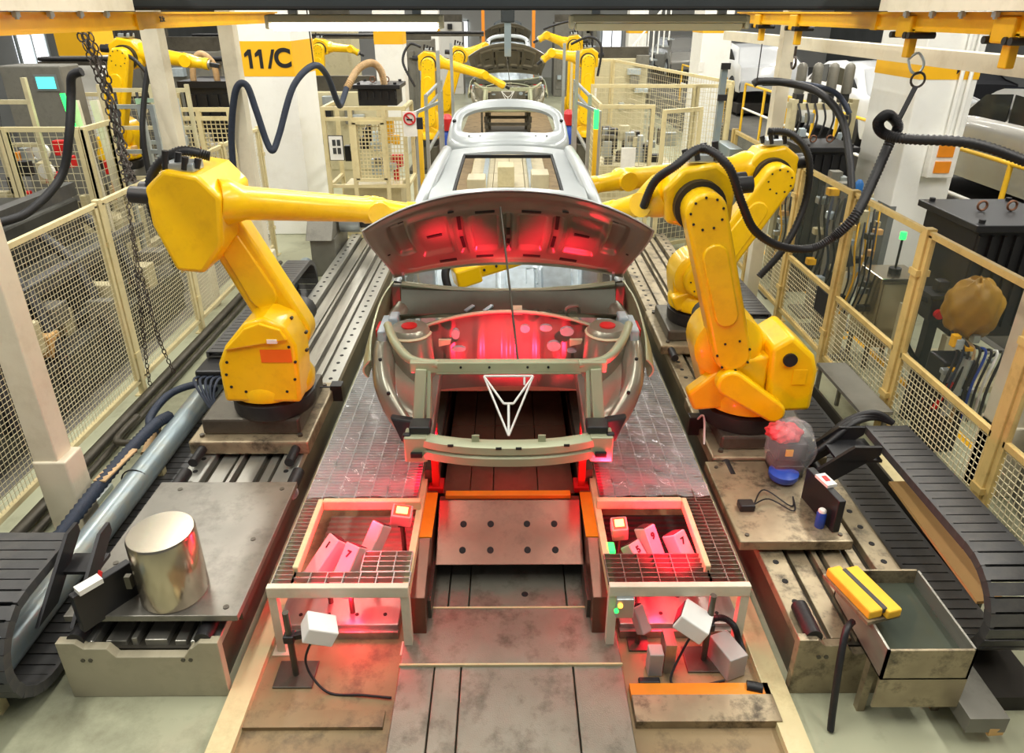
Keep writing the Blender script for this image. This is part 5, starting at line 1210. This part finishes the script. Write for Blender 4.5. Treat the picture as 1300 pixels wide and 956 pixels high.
for k, (x, y, lab) in enumerate(((3.55, 6.95, 'slim weld tool post with yellow-black hoses beside the stainless cabinet'), (3.5, 8.75, 'slim weld tool post at the far end of the glazed fence'), (3.95, 7.7, 'short weld tool post behind the row of valves'))):
    t = thing('weld_tool_post', lab, 'machine post', (x, y, 0))
    MB().b2((x - .04, y - .04, 0), (x + .04, y + .04, 1.6)).build('column', 'machine_cream', t); MB().b2((x - .15, y - .15, 0), (x + .15, y + .15, .03)).build('base', 'machine_grey', t)
    for j in range(12): MB().box((x + rn0.uniform(-.14, .14), y - .07 + rn0.uniform(-.05, .05), .6 + j * .085), (rn0.uniform(.04, .12), .07, .06)).build('valve', rn0.choice(['aluminium', 'zinc', 'machine_cream', 'rubber', 'steel_dark', 'panel_tan']), t, bevel=.006)
    for j in range(5): MB().tube([(x - .12 + .06 * j, y - .08, 1.5), (x - .16 + .06 * j, y - .18, 1.25), (x - .08 + .05 * j, y - .14, .9), (x - .1 + .05 * j, y - .04, .5)], .01, 6, 6).build('hose', rn0.choice(['rubber', 'yellow_band', 'rubber', 'hose_blue']), t, smooth=60)
# parked cars on the raised lane
def parked_car(x, y, z, rz, m, label, L=4.4):
    t = thing('parked_car', label, 'car', (0, 0, 0), 'cars parked in the side lane')
    side = [(-2.2, .35), (-2.18, .75), (-2.05, .92), (-1.2, 1.0), (-.55, 1.42), (.2, 1.48), (1.05, 1.4), (1.7, 1.02), (2.1, .95), (2.2, .6), (2.18, .35)]
    def sk(a, b):
        i = a * (len(side) - 1); j = min(int(i), len(side) - 2); f = i - j
        yy = side[j][0] + (side[j + 1][0] - side[j][0]) * f; zz = side[j][1] + (side[j + 1][1] - side[j][1]) * f
        s = b * 2 - 1; w = .9 - .22 * max(0, (zz - .95) / .5)
        return (s * w, yy, zz - .03 * s * s)
    body = MB().grid(sk, 40, 10); body.build('upper_body', m, t, smooth=40)
    for s in (-1, 1):
        def sd(a, b, s=s):
            i = a * 20; yy = -2.2 + 4.4 * a
            top = [q for q in side]; zt = None
            for (y0, z0), (y1, z1) in zip(side[:-1], side[1:]):
                if y0 <= yy <= y1 and y1 > y0: zt = z0 + (z1 - z0) * (yy - y0) / (y1 - y0)
            zt = zt if zt else .9
            zb = .3
            for wy in (-1.35, 1.35):
                if abs(yy - wy) < .36: zb = max(zb, .32 + math.sqrt(max(0, .36 ** 2 - (yy - wy) ** 2)))
            zz = zb + (zt - zb) * b; w = .9 + .03 * math.sin(b * 3) - .22 * max(0, (zz - .95) / .5)
            return (s * w, yy, zz)
        MB().grid(sd, 44, 10).build('side_panel', m, t, smooth=40)
        MB().prism([(-1.0, 1.0), (-.55, 1.35), (-.05, 1.4), (-.05, 1.0)], (s * .86, 0, 0), (0, 1, 0), (0, 0, 1), (s * .012, 0, 0)).build('front_window', 'car_glass', t)
        MB().prism([(.0, 1.0), (.0, 1.4), (.9, 1.34), (1.4, 1.0)], (s * .86, 0, 0), (0, 1, 0), (0, 0, 1), (s * .012, 0, 0)).build('rear_window', 'car_glass', t)
        for wy in (-1.35, 1.35):
            w = MB().lathe([(.2, 0), (.31, .02), (.33, .06), (.33, .18), (.3, .2)], (s * .92, wy, .33), (-s, 0, 0), n=24).build('wheel', 'rubber', t, smooth=40)
            MB().lathe([(.05, -.01), (.2, -.01), (.21, .01)], (s * .92, wy, .33), (-s, 0, 0), n=20).build('rim', 'aluminium', w, smooth=40)
    MB().prism([(-1.15, 1.04), (-.6, 1.41), (-.62, 1.43), (-1.17, 1.06)], (-.62, 0, 0), (0, 1, 0), (0, 0, 1), (1.24, 0, 0)).build('windscreen', 'car_glass', t)
    t.location = (x, y, z); t.rotation_euler.z = rz; return t
tag(struct(MB().b2((5.5, 2, 0), (17.5, 40, .75)).build('trim_9', 'ground_rough')))
def dolly(x, y, label):
    t = thing('car_dolly', label, 'dolly', (x, y, .75), 'dark dollies under the parked cars')
    MB().b2((x - .85, y - 2.0, .83), (x + .85, y + 2.0, 1.1)).build('deck', 'pit_dark', t, bevel=.02)
    for dx in (-.7, .7):
        for dy in (-1.7, 1.7): MB().cyl((x + dx - .05, y + dy, .84), (x + dx + .05, y + dy, .84), .09, n=12).build('castor', 'rubber', t, smooth=50)
for x, y, m, lab in ((6.95, 8.9, 'car_silver', 'silver car parked beyond the white column and yellow rail'), (7.0, 14.4, 'car_white', 'white car parked behind the gas cylinder rack'),
                     (7.2, 22.5, 'car_white', 'white car parked behind the column lettered A'), (7.0, 30.5, 'car_silver', 'silver car far along the side lane near the stairs'),
                     (9.6, 11.5, 'black_box', 'dark car in the second lane behind the silver car'), (9.6, 17.5, 'black_box', 'dark car in the second lane behind the white car')):
    parked_car(x, y, 1.1, math.pi, m, lab); dolly(x, y, 'low dark dolly under the ' + lab.split(' parked')[0].split(' far')[0].split(' in the')[0] + {8.9: ' by the yellow rail', 14.4: ' by the gas cylinders', 22.5: ' by the column lettered A', 30.5: ' near the stairs', 11.5: ' behind the silver car', 17.5: ' behind the white car'}[y])
# yellow hand rails along the lane
def handrail(x, y0, y1, label, zb=.75):
    t = thing('handrail', label, 'handrail', (x, (y0 + y1) / 2, zb), 'yellow handrails along the side lane')
    n = max(1, round((y1 - y0) / 1.4))
    for k in range(n + 1):
        y = y0 + (y1 - y0) * k / n; MB().cyl((x, y, zb), (x, y, zb + 1.1), .03, n=10).build('upright', 'rail_yellow', t, smooth=50)
    for z, m in ((1.1, 'rail_yellow'), (.55, 'paper')): MB().cyl((x, y0, zb + z), (x, y1, zb + z), .026, n=8).build('rail', m, t, smooth=50)
    return t
handrail(5.65, 4.2, 9.3, 'yellow handrail in front of the silver car')
handrail(5.65, 10.0, 12.6, 'yellow handrail between the two nearer white columns')
handrail(5.65, 13.6, 17.8, 'yellow handrail running up to the column lettered A')
handrail(5.65, 19.4, 24.5, 'yellow handrail beyond the column lettered A')

# ---------------------------------------------------------------- safety cages right of the line
def cage(fence, p0, p1, h, z0=.1, pitch=.09):
    p0 = V(p0); p1 = V(p1); o = mesh_panel(fence, p0, p1 - p0, (p1 - p0).length, z0, h, 'cream', pitch * 1.25, .0055, fw=.06)
    for q in (p0, p1): MB().b2((q.x - .03, q.y - .03, 0), (q.x + .03, q.y + .03, h)).build('post', 'cream', fence)
    return o
fa = thing('cage_gate', 'cream cage gate with a white notice, beside the green-lit light curtain', 'gate', (1.8, 11.2, 0))
o = cage(fa, (1.4, 11.2, 0), (2.2, 11.2, 0), 2.1, pitch=.07)
MB().b2((1.75, 11.13, 1.15), (1.97, 11.17, 1.5)).build('notice', 'paper', o)
fb = thing('cage_gate', 'cream cage gate standing ajar next to the slim grey post', 'gate', (2.55, 10.75, 0))
cage(fb, (2.25, 10.6, 0), (2.85, 10.9, 0), 2.1, pitch=.07)
fc = thing('safety_cage', 'large cream safety cage around the heap of tooling blocks', 'cage', (2.6, 14, 0))
cage(fc, (1.42, 11.35, 0), (1.42, 12.75, 0), 2.1)
cage(fc, (1.45, 12.8, 0), (3.2, 12.8, 0), 2.25); cage(fc, (3.25, 12.8, 0), (3.8, 12.8, 0), 2.25); cage(fc, (3.85, 12.85, 0), (2.65, 18.95, 0), 2.3)
o = cage(fc, (1.6, 19.0, 0), (2.6, 19.0, 0), 2.3); MB().b2((2.0, 18.94, 1.3), (2.25, 18.97, 1.7)).build('notice', 'paper', o)
t = thing('tooling_rack', 'heap of tooling blocks inside the cream cage', 'tooling', (2.4, 13.8, 0))
MB().b2((1.7, 13.3, 0), (3.1, 14.3, .8)).build('table', 'machine_cream', t)
for k in range(26): MB().box((1.8 + rn.random() * 1.2, 13.4 + rn.random() * .8, .8 + rn.random() * .5), (rn.uniform(.08, .25), rn.uniform(.08, .2), rn.uniform(.1, .4))).build('tool', rn.choice(['steel_dark', 'aluminium', 'machine_cream', 'robot_dark', 'machine_grey']), t, bevel=.01)
t = thing('control_cabinet', 'grey control cabinet beside the cream cage gates', 'cabinet', (3.05, 10.3, 0))
MB().prism([(2.95, 0), (3.2, 0), (3.2, 1.45), (3.12, 1.75), (2.95, 1.75)], (0, 9.6, 0), (1, 0, 0), (0, 0, 1), (0, .7, 0)).build('body', 'pipe_grey', t, bevel=.01); MB().b2((2.98, 9.59, .3), (3.17, 9.6, 1.4)).build('door', 'pipe_grey', t)
t = thing('test_bench', 'white bench with a printer-like box behind the ajar cage panel', 'bench', (2.7, 11.6, 0))
MB().b2((2.4, 11.3, .85), (3.1, 12.0, .92)).build('top', 'paper', t); MB().b2((2.45, 11.35, 0), (3.05, 11.95, .85)).build('cabinet', 'machine_grey', t, bevel=.01)
MB().b2((2.5, 11.4, .92), (2.95, 11.8, 1.15)).build('box', 'paper', t, bevel=.02); MB().cyl((2.42, 11.28, 1.0), (2.42, 11.25, 1.0), .04, n=10).build('red_button', 'red_paint', t)
t = thing('grey_post', 'slim grey post with clamps in front of the cage panel', 'post', (2.92, 10.2, 0)); MB().b2((2.88, 10.16, 0), (2.96, 10.24, 2.75)).build('shaft', 'pipe_grey', t)
for z in (2.3, 2.7): MB().b2((2.86, 10.12, z), (2.98, 10.16, z + .08)).build('clamp', 'rubber', t)

# aluminium portal frames and light curtains on both sides of the line
def profile(p, q, b, w=.05): b.bar(p, q, w, w)
for s in (-1, 1):
    t = thing('portal_frame', 'slim aluminium profile frame ' + ('beside the cream equipment cage' if s < 0 else 'beside the green-lit light curtain'), 'frame', (s * 1.35, 11, 0))
    for x, y, h in ((1.0, 10.9, 2.9), (1.2, 10.9, 2.3), (1.0, 13.5, 2.9), (1.2, 13.5, 2.3), (1.33, 10.7, 2.1)):
        b = MB(); profile((s * x, y, 0), (s * x, y, h), b); b.build('upright', 'aluminium', t)
    for z in (.9, 1.5, 2.1, 2.28): b = MB(); profile((s * 1.2, 10.9, z), (s * 1.2, 13.5, z), b, .04); b.build('rail', 'aluminium', t)
    b = MB(); profile((s * 1.0, 10.9, 2.2), (s * 1.33, 10.7, 2.08), b, .04); b.build('rail', 'aluminium', t)
    t = thing('light_curtain', 'yellow light curtain post ' + ('next to the cream equipment cage' if s < 0 else 'with green glowing top'), 'light curtain', (s * 1.2, 10, 0))
    MB().b2((s * 1.17, 9.97, .2), (s * 1.23, 10.03, 1.95)).build('housing', 'rail_yellow', t, bevel=.006); MB().b2((s * 1.12, 9.92, 0), (s * 1.28, 10.08, .2)).build('base', 'black_box', t)
    if s > 0: MB().b2((1.17, 9.97, 1.95), (1.23, 10.03, 2.2)).build('green_lamp', 'green_led', t)
    else: MB().b2((-1.24, 9.97, 1.95), (-1.16, 10.03, 2.1)).build('striped_cap', 'black_print', t)
# ---------------------------------------------------------------- equipment cage left of the line
t = thing('equipment_cage', 'cream equipment cage with mesh door and a framed notice', 'cage', (-2.1, 11.2, 0))
b = MB()
for x in (-2.75, -2.35, -1.85, -1.55):
    b.bar((x, 11, 0), (x, 11, 2.1), .06, .06)
for x in (-2.75, -1.55): b.bar((x, 11.9, 0), (x, 11.9, 2.1), .06, .06)
for z in (.1, .95, 1.95, 2.1): b.bar((-2.78, 11, z), (-1.52, 11, z), .05, .05)
for x in (-2.75, -1.55):
    for z in (.1, .95, 2.1): b.bar((x, 11, z), (x, 11.9, z), .05, .05)
b.build('frame', 'cream', t)
b = MB(); wires(b, (-2.32, 11.0, 1.05), (1, 0, 0), (0, 0, 1), .44, .85, .06, .012); o = b.build('door_mesh', 'cream', t); o['kind'] = 'stuff'
b = MB(); rect_frame(b, (-2.3, 10.97, 1.05), V((1, 0, 0)), V((0, 0, 1)), .42, .85, .05, .03); b.build('door_frame', 'cream', t)
b = MB(); wires(b, (-1.82, 11.0, .98), (1, 0, 0), (0, 0, 1), .24, .95, .06, .01); o = b.build('side_mesh', 'cream', t); o['kind'] = 'stuff'
n_ = MB().b2((-2.7, 10.94, 1.35), (-2.48, 10.96, 1.72)).build('notice', 'slot_black', t)
MB().b2((-2.69, 10.93, 1.36), (-2.49, 10.94, 1.71)).build('sheet', 'paper', n_)
for x in (-2.64, -2.57):
    for z in (1.45, 1.57): MB().b2((x, 10.925, z), (x + .05, 10.93, z + .09)).build('print', 'charcoal', n_)
MB().b2((-2.6, 11.2, .1), (-1.7, 11.8, .9)).build('inner_cabinet', 'machine_cream', t)
for k in range(14): MB().box((-2.5 + rn.random() * .85, 11.3 + rn.random() * .3, 1.0 + rn.random() * .8), (rn.uniform(.06, .2), .12, rn.uniform(.08, .25))).build('component', rn.choice(['machine_grey', 'black_box', 'red_paint', 'paper', 'yellow_band', 'zinc']), t, bevel=.01)
transformer(-2.3, -1.6, 11.1, 11.8, 2.42, 'twin black transformer box on top of the cream equipment cage', 2.12)
t = thing('warning_sign', 'round red no-entry sign on a pale plate beside the cream cage', 'sign', (-1.42, 10.65, 1.85))
MB().b2((-1.52, 10.64, 1.75), (-1.32, 10.66, 2.1)).build('plate', 'paper', t)
MB().tube([(-1.42 + .08 * math.cos(a), 10.63, 2.0 + .08 * math.sin(a)) for a in [i * math.pi / 10 for i in range(21)]], .012, 6).build('ring', 'sign_red', t)
MB().bar((-1.48, 10.63, 2.06), (-1.36, 10.63, 1.94), .012, .02).build('slash', 'sign_red', t)
MB().bar((-1.46, 10.63, 1.99), (-1.38, 10.63, 1.99), .03, .02).build('symbol', 'black_print', t)
for x, y, lab in ((-1.2, 14.5, 'red and blue fire extinguisher pair beside the tilted far robots'), (1.25, 15.2, 'red and blue fire extinguisher pair beside the cage gates')):
    t = thing('gas_bottle', lab, 'gas bottle', (x, y, 0)); MB().b2((x - .14, y - .1, 0), (x + .14, y + .1, .9)).build('stand', 'machine_grey', t)
    MB().lathe([(.12, 0), (.13, .03), (.13, .3), (.06, .4), (.03, .42)], (x, y, .9), n=16).build('lower_bottle', 'blue_can', t, smooth=40); MB().lathe([(.125, 0), (.13, .02), (.13, .22), (.05, .3)], (x, y, 1.28), n=16).build('upper_bottle', 'fire_red', t, smooth=40)
# station between the bodies: cream plates and side boxes seen through the roof opening
t = thing('transfer_station', 'cream steel transfer table between the first and second car bodies', 'transfer table', (0, 12.5, 0))
for j in range(6):
    for xa, xb in ((-.75, -.3), (-.29, .02), (.03, .32), (.33, .78)):
        MB().b2((xa, 9.65 + j * 1.3, .3), (xb, 10.92 + j * 1.3, .36)).build('deck_plate', 'seat_cream', t, bevel=.006)
MB().b2((-.78, 9.65, 0), (.78, 17.5, .3)).build('frame', 'machine_cream', t)
for x, y, m in ((-.7, 10.5, 'machine_cream'), (.4, 10.5, 'machine_cream'), (-.72, 12.4, 'seat_cream'), (.42, 12.8, 'seat_cream'), (-.2, 13.5, 'machine_cream')):
    MB().b2((x, y, .36), (x + .32, y + .5, .75)).build('side_box', m, t, bevel=.015)
for x in (-.45, .45): MB().b2((x - .05, 9.7, .36), (x + .05, 17.2, .48)).build('rail', 'zinc', t, bevel=.01)
# lifting stands below the far bodies
for y, z, lab in ((18, .77, 'dark steel lift stand under the second car body'), (31.3, 1.04, 'dark steel lift stand under the farthest car body')):
    t = thing('lift_stand', lab, 'lift', (0, y + 2.2, 0)); MB().b2((-.6, y + .3, 0), (.6, y + 4.3, .25)).build('base', 'steel_dark', t)
    for s in (-1, 1):
        for yy in (.8, 3.6): MB().b2((s * .5, y + yy, .25), (s * .58, y + yy + .2, z)).build('column', 'steel_dark', t)

# ================================================================ left-hand background
t = thing('press_machine', 'dark grey machine with black ribbed chains seen through the mesh fence', 'machine', (-4.9, 6.5, 0))
MB().b2((-5.9, 3.6, 0), (-4.1, 8.4, .5)).build('bed', 'machine_dark', t, bevel=.02)
MB().b2((-5.9, 4.0, .5), (-4.6, 8.3, 1.0)).build('housing', 'machine_dark', t, bevel=.03)
MB().b2((-5.9, 4.4, 1.0), (-5.0, 8.2, 1.45)).build('upper_housing', 'machine_dark', t, bevel=.03)
for j in range(5):
    y = 4.2 + j * .8
    MB().tube([(-4.05, y, .25), (-4.15, y + .1, .6), (-4.4, y + .3, 1.05), (-4.8, y + .5, 1.3)], .06, 8, 6, rfun=None).build('ribbed_duct', 'rubber', t, smooth=60)
for j in range(16): MB().box((-4.3 + rn.uniform(-.15, .2), 4 + j * .27, .55 + rn.random() * .3), (rn.uniform(.1, .3), rn.uniform(.1, .25), rn.uniform(.1, .35))).build('component', rn.choice(['steel_dark', 'machine_grey', 'panel_tan', 'robot_dark', 'ground_rough', 'machine_cream']), t, bevel=.01)
for x in (-4.5, -5.2): MB().b2((x, 3.7, 1.0 if x > -5 else 1.45), (x + .14, 8.3, 1.12 if x > -5 else 1.6)).build('top_rail', 'chain_plastic', t)
t = thing('dark_press', 'large black press with tan hose beyond the cream post', 'press', (-4.75, 12.6, 0))
MB().b2((-5.2, 12.0, 0), (-4.2, 12.9, 2.35)).build('body', 'black_box', t, bevel=.02); MB().b2((-5.25, 11.95, 2.3), (-4.15, 12.95, 2.4)).build('lid', 'black_box', t)
MB().tube([(-5.05, 12.1, 2.3), (-5.0, 12.1, 2.65), (-4.85, 12.1, 2.8), (-4.68, 12.1, 2.65), (-4.66, 12.1, 2.35)], .05, 8, 6).build('hose', 'hose_tan', t, smooth=60)
for k in range(5): MB().b2((-5.1 + .18 * k, 11.96, 1.2), (-5.0 + .18 * k, 12.0, 2.2)).build('fin', 'black_box', t)
t = thing('press_cage', 'cream cage cabinet with mesh door below the black press', 'cage', (-4.75, 11.5, 0))
b = MB()
for x in (-5.2, -4.72, -4.25): b.bar((x, 11.3, 0), (x, 11.3, 2.05), .07, .07)
for z in (.1, 1.1, 1.92, 2.05): b.bar((-5.22, 11.3, z), (-4.22, 11.3, z), .06, .06)
b.build('frame', 'cream', t); b = MB(); wires(b, (-5.18, 11.3, 1.1), (1, 0, 0), (0, 0, 1), .9, .8, .07, .012); o = b.build('mesh', 'cream', t); o['kind'] = 'stuff'
for k in range(8): MB().box((-5.1 + rn.random() * .8, 11.55, 1.2 + rn.random() * .6), (.14, .2, .2)).build('component', rn.choice(['black_box', 'machine_grey', 'red_paint', 'paper']), t, bevel=.01)
fd = thing('cell_fence', 'cream mesh fence around the side cell with the yellow robot', 'fence', (-6, 9.5, 0))
for p0, p1 in (((-5.9, 8.6, 0), (-5.05, 8.6, 0)), ((-7.2, 8.6, 0), (-5.95, 8.6, 0)), ((-4.98, 8.6, 0), (-4.98, 9.2, 0)), ((-7.2, 12.5, 0), (-5.5, 12.5, 0))):
    cage(fd, p0, p1, 2.15, pitch=.07)
t = thing('operator_screen', 'small glowing turquoise screen on a cream console in the side cell', 'screen', (-6.6, 10.9, 0))
MB().b2((-7.3, 10.9, 0), (-6.42, 11.4, 2.7)).build('console', 'machine_grey', t, bevel=.02); MB().b2((-6.82, 10.88, 2.36), (-6.5, 10.9, 2.58)).build('bezel', 'grey_paint', t); MB().b2((-6.79, 10.87, 2.39), (-6.53, 10.88, 2.55)).build('display', 'screen', t)
t = thing('clamp_fixture', 'cream clamping fixture with pale discs in the side cell', 'fixture', (-6.0, 9.6, 0))
MB().b2((-6.5, 9.3, 0), (-5.2, 10.0, .9)).build('table', 'machine_cream', t, bevel=.02)
for k in range(22): MB().box((-6.4 + rn.random() * 1.1, 9.25 + rn.random() * .6, .9 + rn.random() * .9), (rn.uniform(.06, .2), .12, rn.uniform(.1, .35))).build('clamp', rn.choice(['machine_cream', 'steel_dark', 'aluminium', 'orange_paint', 'red_paint', 'machine_grey']), t, bevel=.01)
for z in (1.55, 1.8): MB().cyl((-5.9, 9.15, z), (-5.9, 9.2, z), .1, n=18).build('disc', 'paper', t, smooth=40)
for x in (-5.25, -5.0): MB().bar((x, 9.2, 0), (x - .15, 9.3, 2.4), .09, .06).build('pale_strut', 'cream_light', t)
MB().bar((-5.35, 9.1, 1.9), (-5.42, 9.12, 2.5), .05, .03).build('green_strip', 'green_led', t)
t = thing('profile_rack', 'aluminium profile rack with a yellow guard post behind the second cream post', 'rack', (-4.7, 9.6, 0))
for x, y in ((-4.95, 9.3), (-4.45, 9.3), (-4.95, 10.0), (-4.45, 10.0), (-4.6, 9.3)): MB().b2((x - .03, y - .03, 0), (x + .03, y + .03, 2.35)).build('upright', 'aluminium', t)
for z in (1.2, 1.75, 2.3):
    for y in (9.3, 10.0): MB().b2((-4.95, y - .025, z), (-4.45, y + .025, z + .05)).build('shelf_bar', 'aluminium', t)
MB().b2((-4.42, 9.1, .2), (-4.34, 9.16, 1.6)).build('guard_post', 'rail_yellow', t)
# far hall: racks, stairs, monitors, machine fronts
for k, (x, y, w, h, m, lab) in enumerate(((-6.5, 17, 2.4, 2.6, 'machine_grey', 'grey machine enclosure behind the column lettered 11/C'), (-3.4, 15.5, 1.3, 1.9, 'machine_cream', 'cream machine block behind the equipment cage'),
        (-6.8, 26, 3, 3.2, 'machine_cream', 'tall cream machine block far of the silver walkway'), (3.2, 21.6, 1.6, 2.2, 'machine_cream', 'cream machine block beyond the far cage'),
        (-3.2, 24, 1.6, 2.6, 'machine_grey', 'grey machine block behind the steeply tilted far robot'), (2.9, 33, 1.8, 3.0, 'machine_grey', 'tall grey machine block near the end wall'), (-2.9, 34, 1.8, 3.0, 'wall_pale', 'pale machine front near the end wall'),
        (-9.2, 18.5, 2.0, 2.8, 'machine_grey', 'grey machine enclosure at the side-hall windows'), (-10.5, 11, 2.5, 2.6, 'machine_cream', 'wide cream machine block by the side-hall windows'))):
    t = thing('machine_block', lab, 'machine', (x, y, 0))
    MB().b2((x - w / 2, y, 0), (x + w / 2, y + 1.5, h)).build('housing', m, t, bevel=.02)
    for j in range(3):
        xa = x - w / 2 + .1 + j * (w - .1) / 3; MB().b2((xa, y - .02, .3), (xa + (w - .1) / 3 - .1, y, h - .5)).build('door', m, t, bevel=.01)
    for j in range(6): MB().box((x + rn.uniform(-w / 2, w / 2), y - .12, rn.uniform(.8, h)), (rn.uniform(.1, .4), .2, rn.uniform(.1, .3))).build('component', rn.choice(['black_box', 'aluminium', 'zinc', 'machine_grey']), t, bevel=.01)
    MB().b2((x - w / 2, y + .1, h), (x + w / 2, y + .2, h + .3)).build('pipe_tray', 'steel_dark', t)
t = thing('steel_stairs', 'pale steel staircase with slanted balusters behind the far cage', 'stairs', (4.2, 24, 0))
for k in range(14): MB().b2((2.9 + .16 * k, 24, .2 * k), (3.12 + .16 * k, 25, .2 * k + .04)).build('tread', 'aluminium', t)
for k in range(14): MB().cyl((2.95 + .16 * k, 24, .2 * k), (2.95 + .16 * k, 24, .2 * k + 1.2), .025, n=6).build('baluster', 'white_paint', t)
MB().bar((2.95, 24, 1.2), (5.05, 24, 3.85), .05, .05).build('rail', 'white_paint', t)
for x, lab in ((-.95, 'orange gantry upright on the lettered column side of the farthest body'), (1.0, 'orange gantry upright on the parked car side of the farthest body')):
    tag(MB().b2((x - .06, 29.9, 0), (x + .06, 30.1, 4.4)).build('gantry_upright', 'orange_paint'), lab, 'gantry upright')
t = thing('overhead_gripper', 'grey hanging gripper with dark head above the second car body', 'gripper', (0, 16.0, 2.6))
MB().b2((-.07, 15.9, 2.55), (.07, 16.1, 3.25)).build('arm', 'pipe_grey', t, bevel=.01); MB().b2((-.14, 15.85, 3.2), (.14, 16.15, 3.5)).build('head', 'beam_dark', t, bevel=.02); MB().b2((-.06, 15.98, 3.6), (.06, 16.02, 5.5)).build('hanger', 'pipe_grey', t)
for i, (x, w, y) in enumerate(((-13, 1.6, 8), (-13, 1.6, 12), (-13, 1.6, 16), (-13, 1.6, 20), (-13, 1.6, 25))):
    t = thing('window_%d' % (i + 11), None, None, (-15.95, y, 1.2), kind='structure')
    MB().b2((-16, y, 1.2), (-15.94, y + w, 3.4)).build('pane', 'lamp_glow' if 'lamp_glow' in MATS else 'paper', t)
    b = MB(); rect_frame(b, (-15.92, y, 1.2), V((0, 1, 0)), V((0, 0, 1)), w, 2.2, .1, .06); b.bar((-15.92, y + w / 2, 1.2), (-15.92, y + w / 2, 3.4), .06, .06); b.build('window_frame', 'aluminium', t)

t = thing('drive_motor', 'grey drive motor unit with angled guard at the far end of the clean robot rail', 'motor', (-2.5, 9.8, 0))
MB().b2((-2.75, 9.5, 0), (-2.4, 10.3, .55)).build('base', 'machine_grey', t, bevel=.01)
MB().prism([(9.4, .55), (10.3, .55), (10.3, .95), (9.75, .95)], (-2.78, 0, 0), (0, 1, 0), (0, 0, 1), (.36, 0, 0)).build('guard', 'machine_grey', t, bevel=.01)
MB().cyl((-2.38, 9.9, .7), (-2.1, 9.9, .7), .16, n=20).build('gearbox', 'aluminium', t, smooth=40)
MB().cyl((-2.1, 9.9, .7), (-1.85, 9.9, .7), .1, n=16).build('motor', 'robot_dark', t, smooth=40)

# tube frames and cable trays of the side cell
for k, (x, y, lab) in enumerate(((-6.9, 8.9, 'cream tube frame over the side-cell fixture'), (-5.6, 10.3, 'cream tube frame beside the side-cell robot'), (-8.6, 10.0, 'cream tube frame at the outer side cell'))):
    t = thing('tube_gantry', lab, 'frame', (x, y, 0))
    for dx in (0, .7, 1.2): MB().b2((x + dx - .025, y - .025, 0), (x + dx + .025, y + .025, 2.7 - .2 * (k % 2))).build('upright', 'machine_cream', t)
    for z in (1.2, 1.9, 2.4): MB().b2((x, y - .02, z), (x + 1.2, y + .02, z + .05)).build('crossbar', 'machine_cream', t)
    for j in range(10): MB().box((x + rn0.random() * 1.2, y + rn0.uniform(-.12, .1), 1.0 + rn0.random() * 1.4), (rn0.uniform(.05, .16), .1, rn0.uniform(.06, .2))).build('fitting', rn0.choice(['machine_grey', 'steel_dark', 'aluminium', 'rubber', 'machine_cream', 'panel_tan']), t, bevel=.008)
    for j in range(3): MB().tube([(x + .2 + .3 * j, y, 2.4), (x + .25 + .3 * j, y - .15, 2.0), (x + .1 + .35 * j, y - .1, 1.6), (x + .25 + .3 * j, y, 1.2)], .018, 6, 6).build('hose', 'rubber', t, smooth=60)
for k, (x, y, z, w, lab) in enumerate(((-6.6, 13.3, 2.55, 3.2, 'long dark cable tray high above the side cells'), (-6.0, 22, 2.7, 6.0, 'long dark cable tray far behind the lettered column'), (-2.0, 22.5, 2.75, 2.6, 'dark cable tray above the steeply tilted far robot'))):
    t = thing('cable_tray', lab, 'cable tray', (x, y, z)); MB().b2((x - w / 2, y, z), (x + w / 2, y + .3, z + .06)).build('tray', 'steel_dark', t)
    for j in range(3): MB().cyl((x - w / 2, y + .06 + .09 * j, z + .1), (x + w / 2, y + .06 + .09 * j, z + .1), .035, n=8).build('cable', 'rubber', t, smooth=50)
    for dx in (-w / 2 + .1, w / 2 - .1): MB().b2((x + dx - .03, y + .12, 0), (x + dx + .03, y + .18, z)).build('support', 'machine_grey', t)
RED = (1, .008, .035)
spot('red_inspection_light', (-.66, 3.6, .6), (-.2, 4.68, 1.98), 900, RED, 30)
spot('red_inspection_light', (.68, 3.5, .58), (.22, 4.72, 1.95), 1050, RED, 32)
spot('red_inspection_light', (-.64, 3.6, .6), (-.05, 4.7, 1.3), 420, RED, 40)
spot('red_inspection_light', (.66, 3.5, .58), (.1, 4.7, 1.3), 420, RED, 44)
for x, y, z, e in ((-.88, 3.5, .62, 16), (.95, 3.45, .62, 20), (-.95, 3.2, .2, 8), (.9, 3.2, .2, 8), (-.62, 3.8, .3, 6), (.62, 3.8, .3, 6)):  # added red fill with no fixture of its own, tinting the openings
    l = bpy.data.lights.new('red_pit_fill', 'POINT'); l.energy = e; l.color = RED; l.shadow_soft_size = .06
    o = bpy.data.objects.new('red_pit_fill', l); o.location = (x, y, z); col.objects.link(o)
spot('red_box_fill', (-1.02, 3.06, .68), (-1.0, 3.38, .42), 45, RED, 80)  # added red spots hang free above the grating to tint the numbered boxes
spot('red_box_fill', (.98, 3.06, .68), (.93, 3.38, .42), 70, RED, 80)
spot('red_box_fill', (-1.0, 2.92, .36), (-.8, 3.4, .05), 30, RED, 70)
bpy.context.view_layer.update()
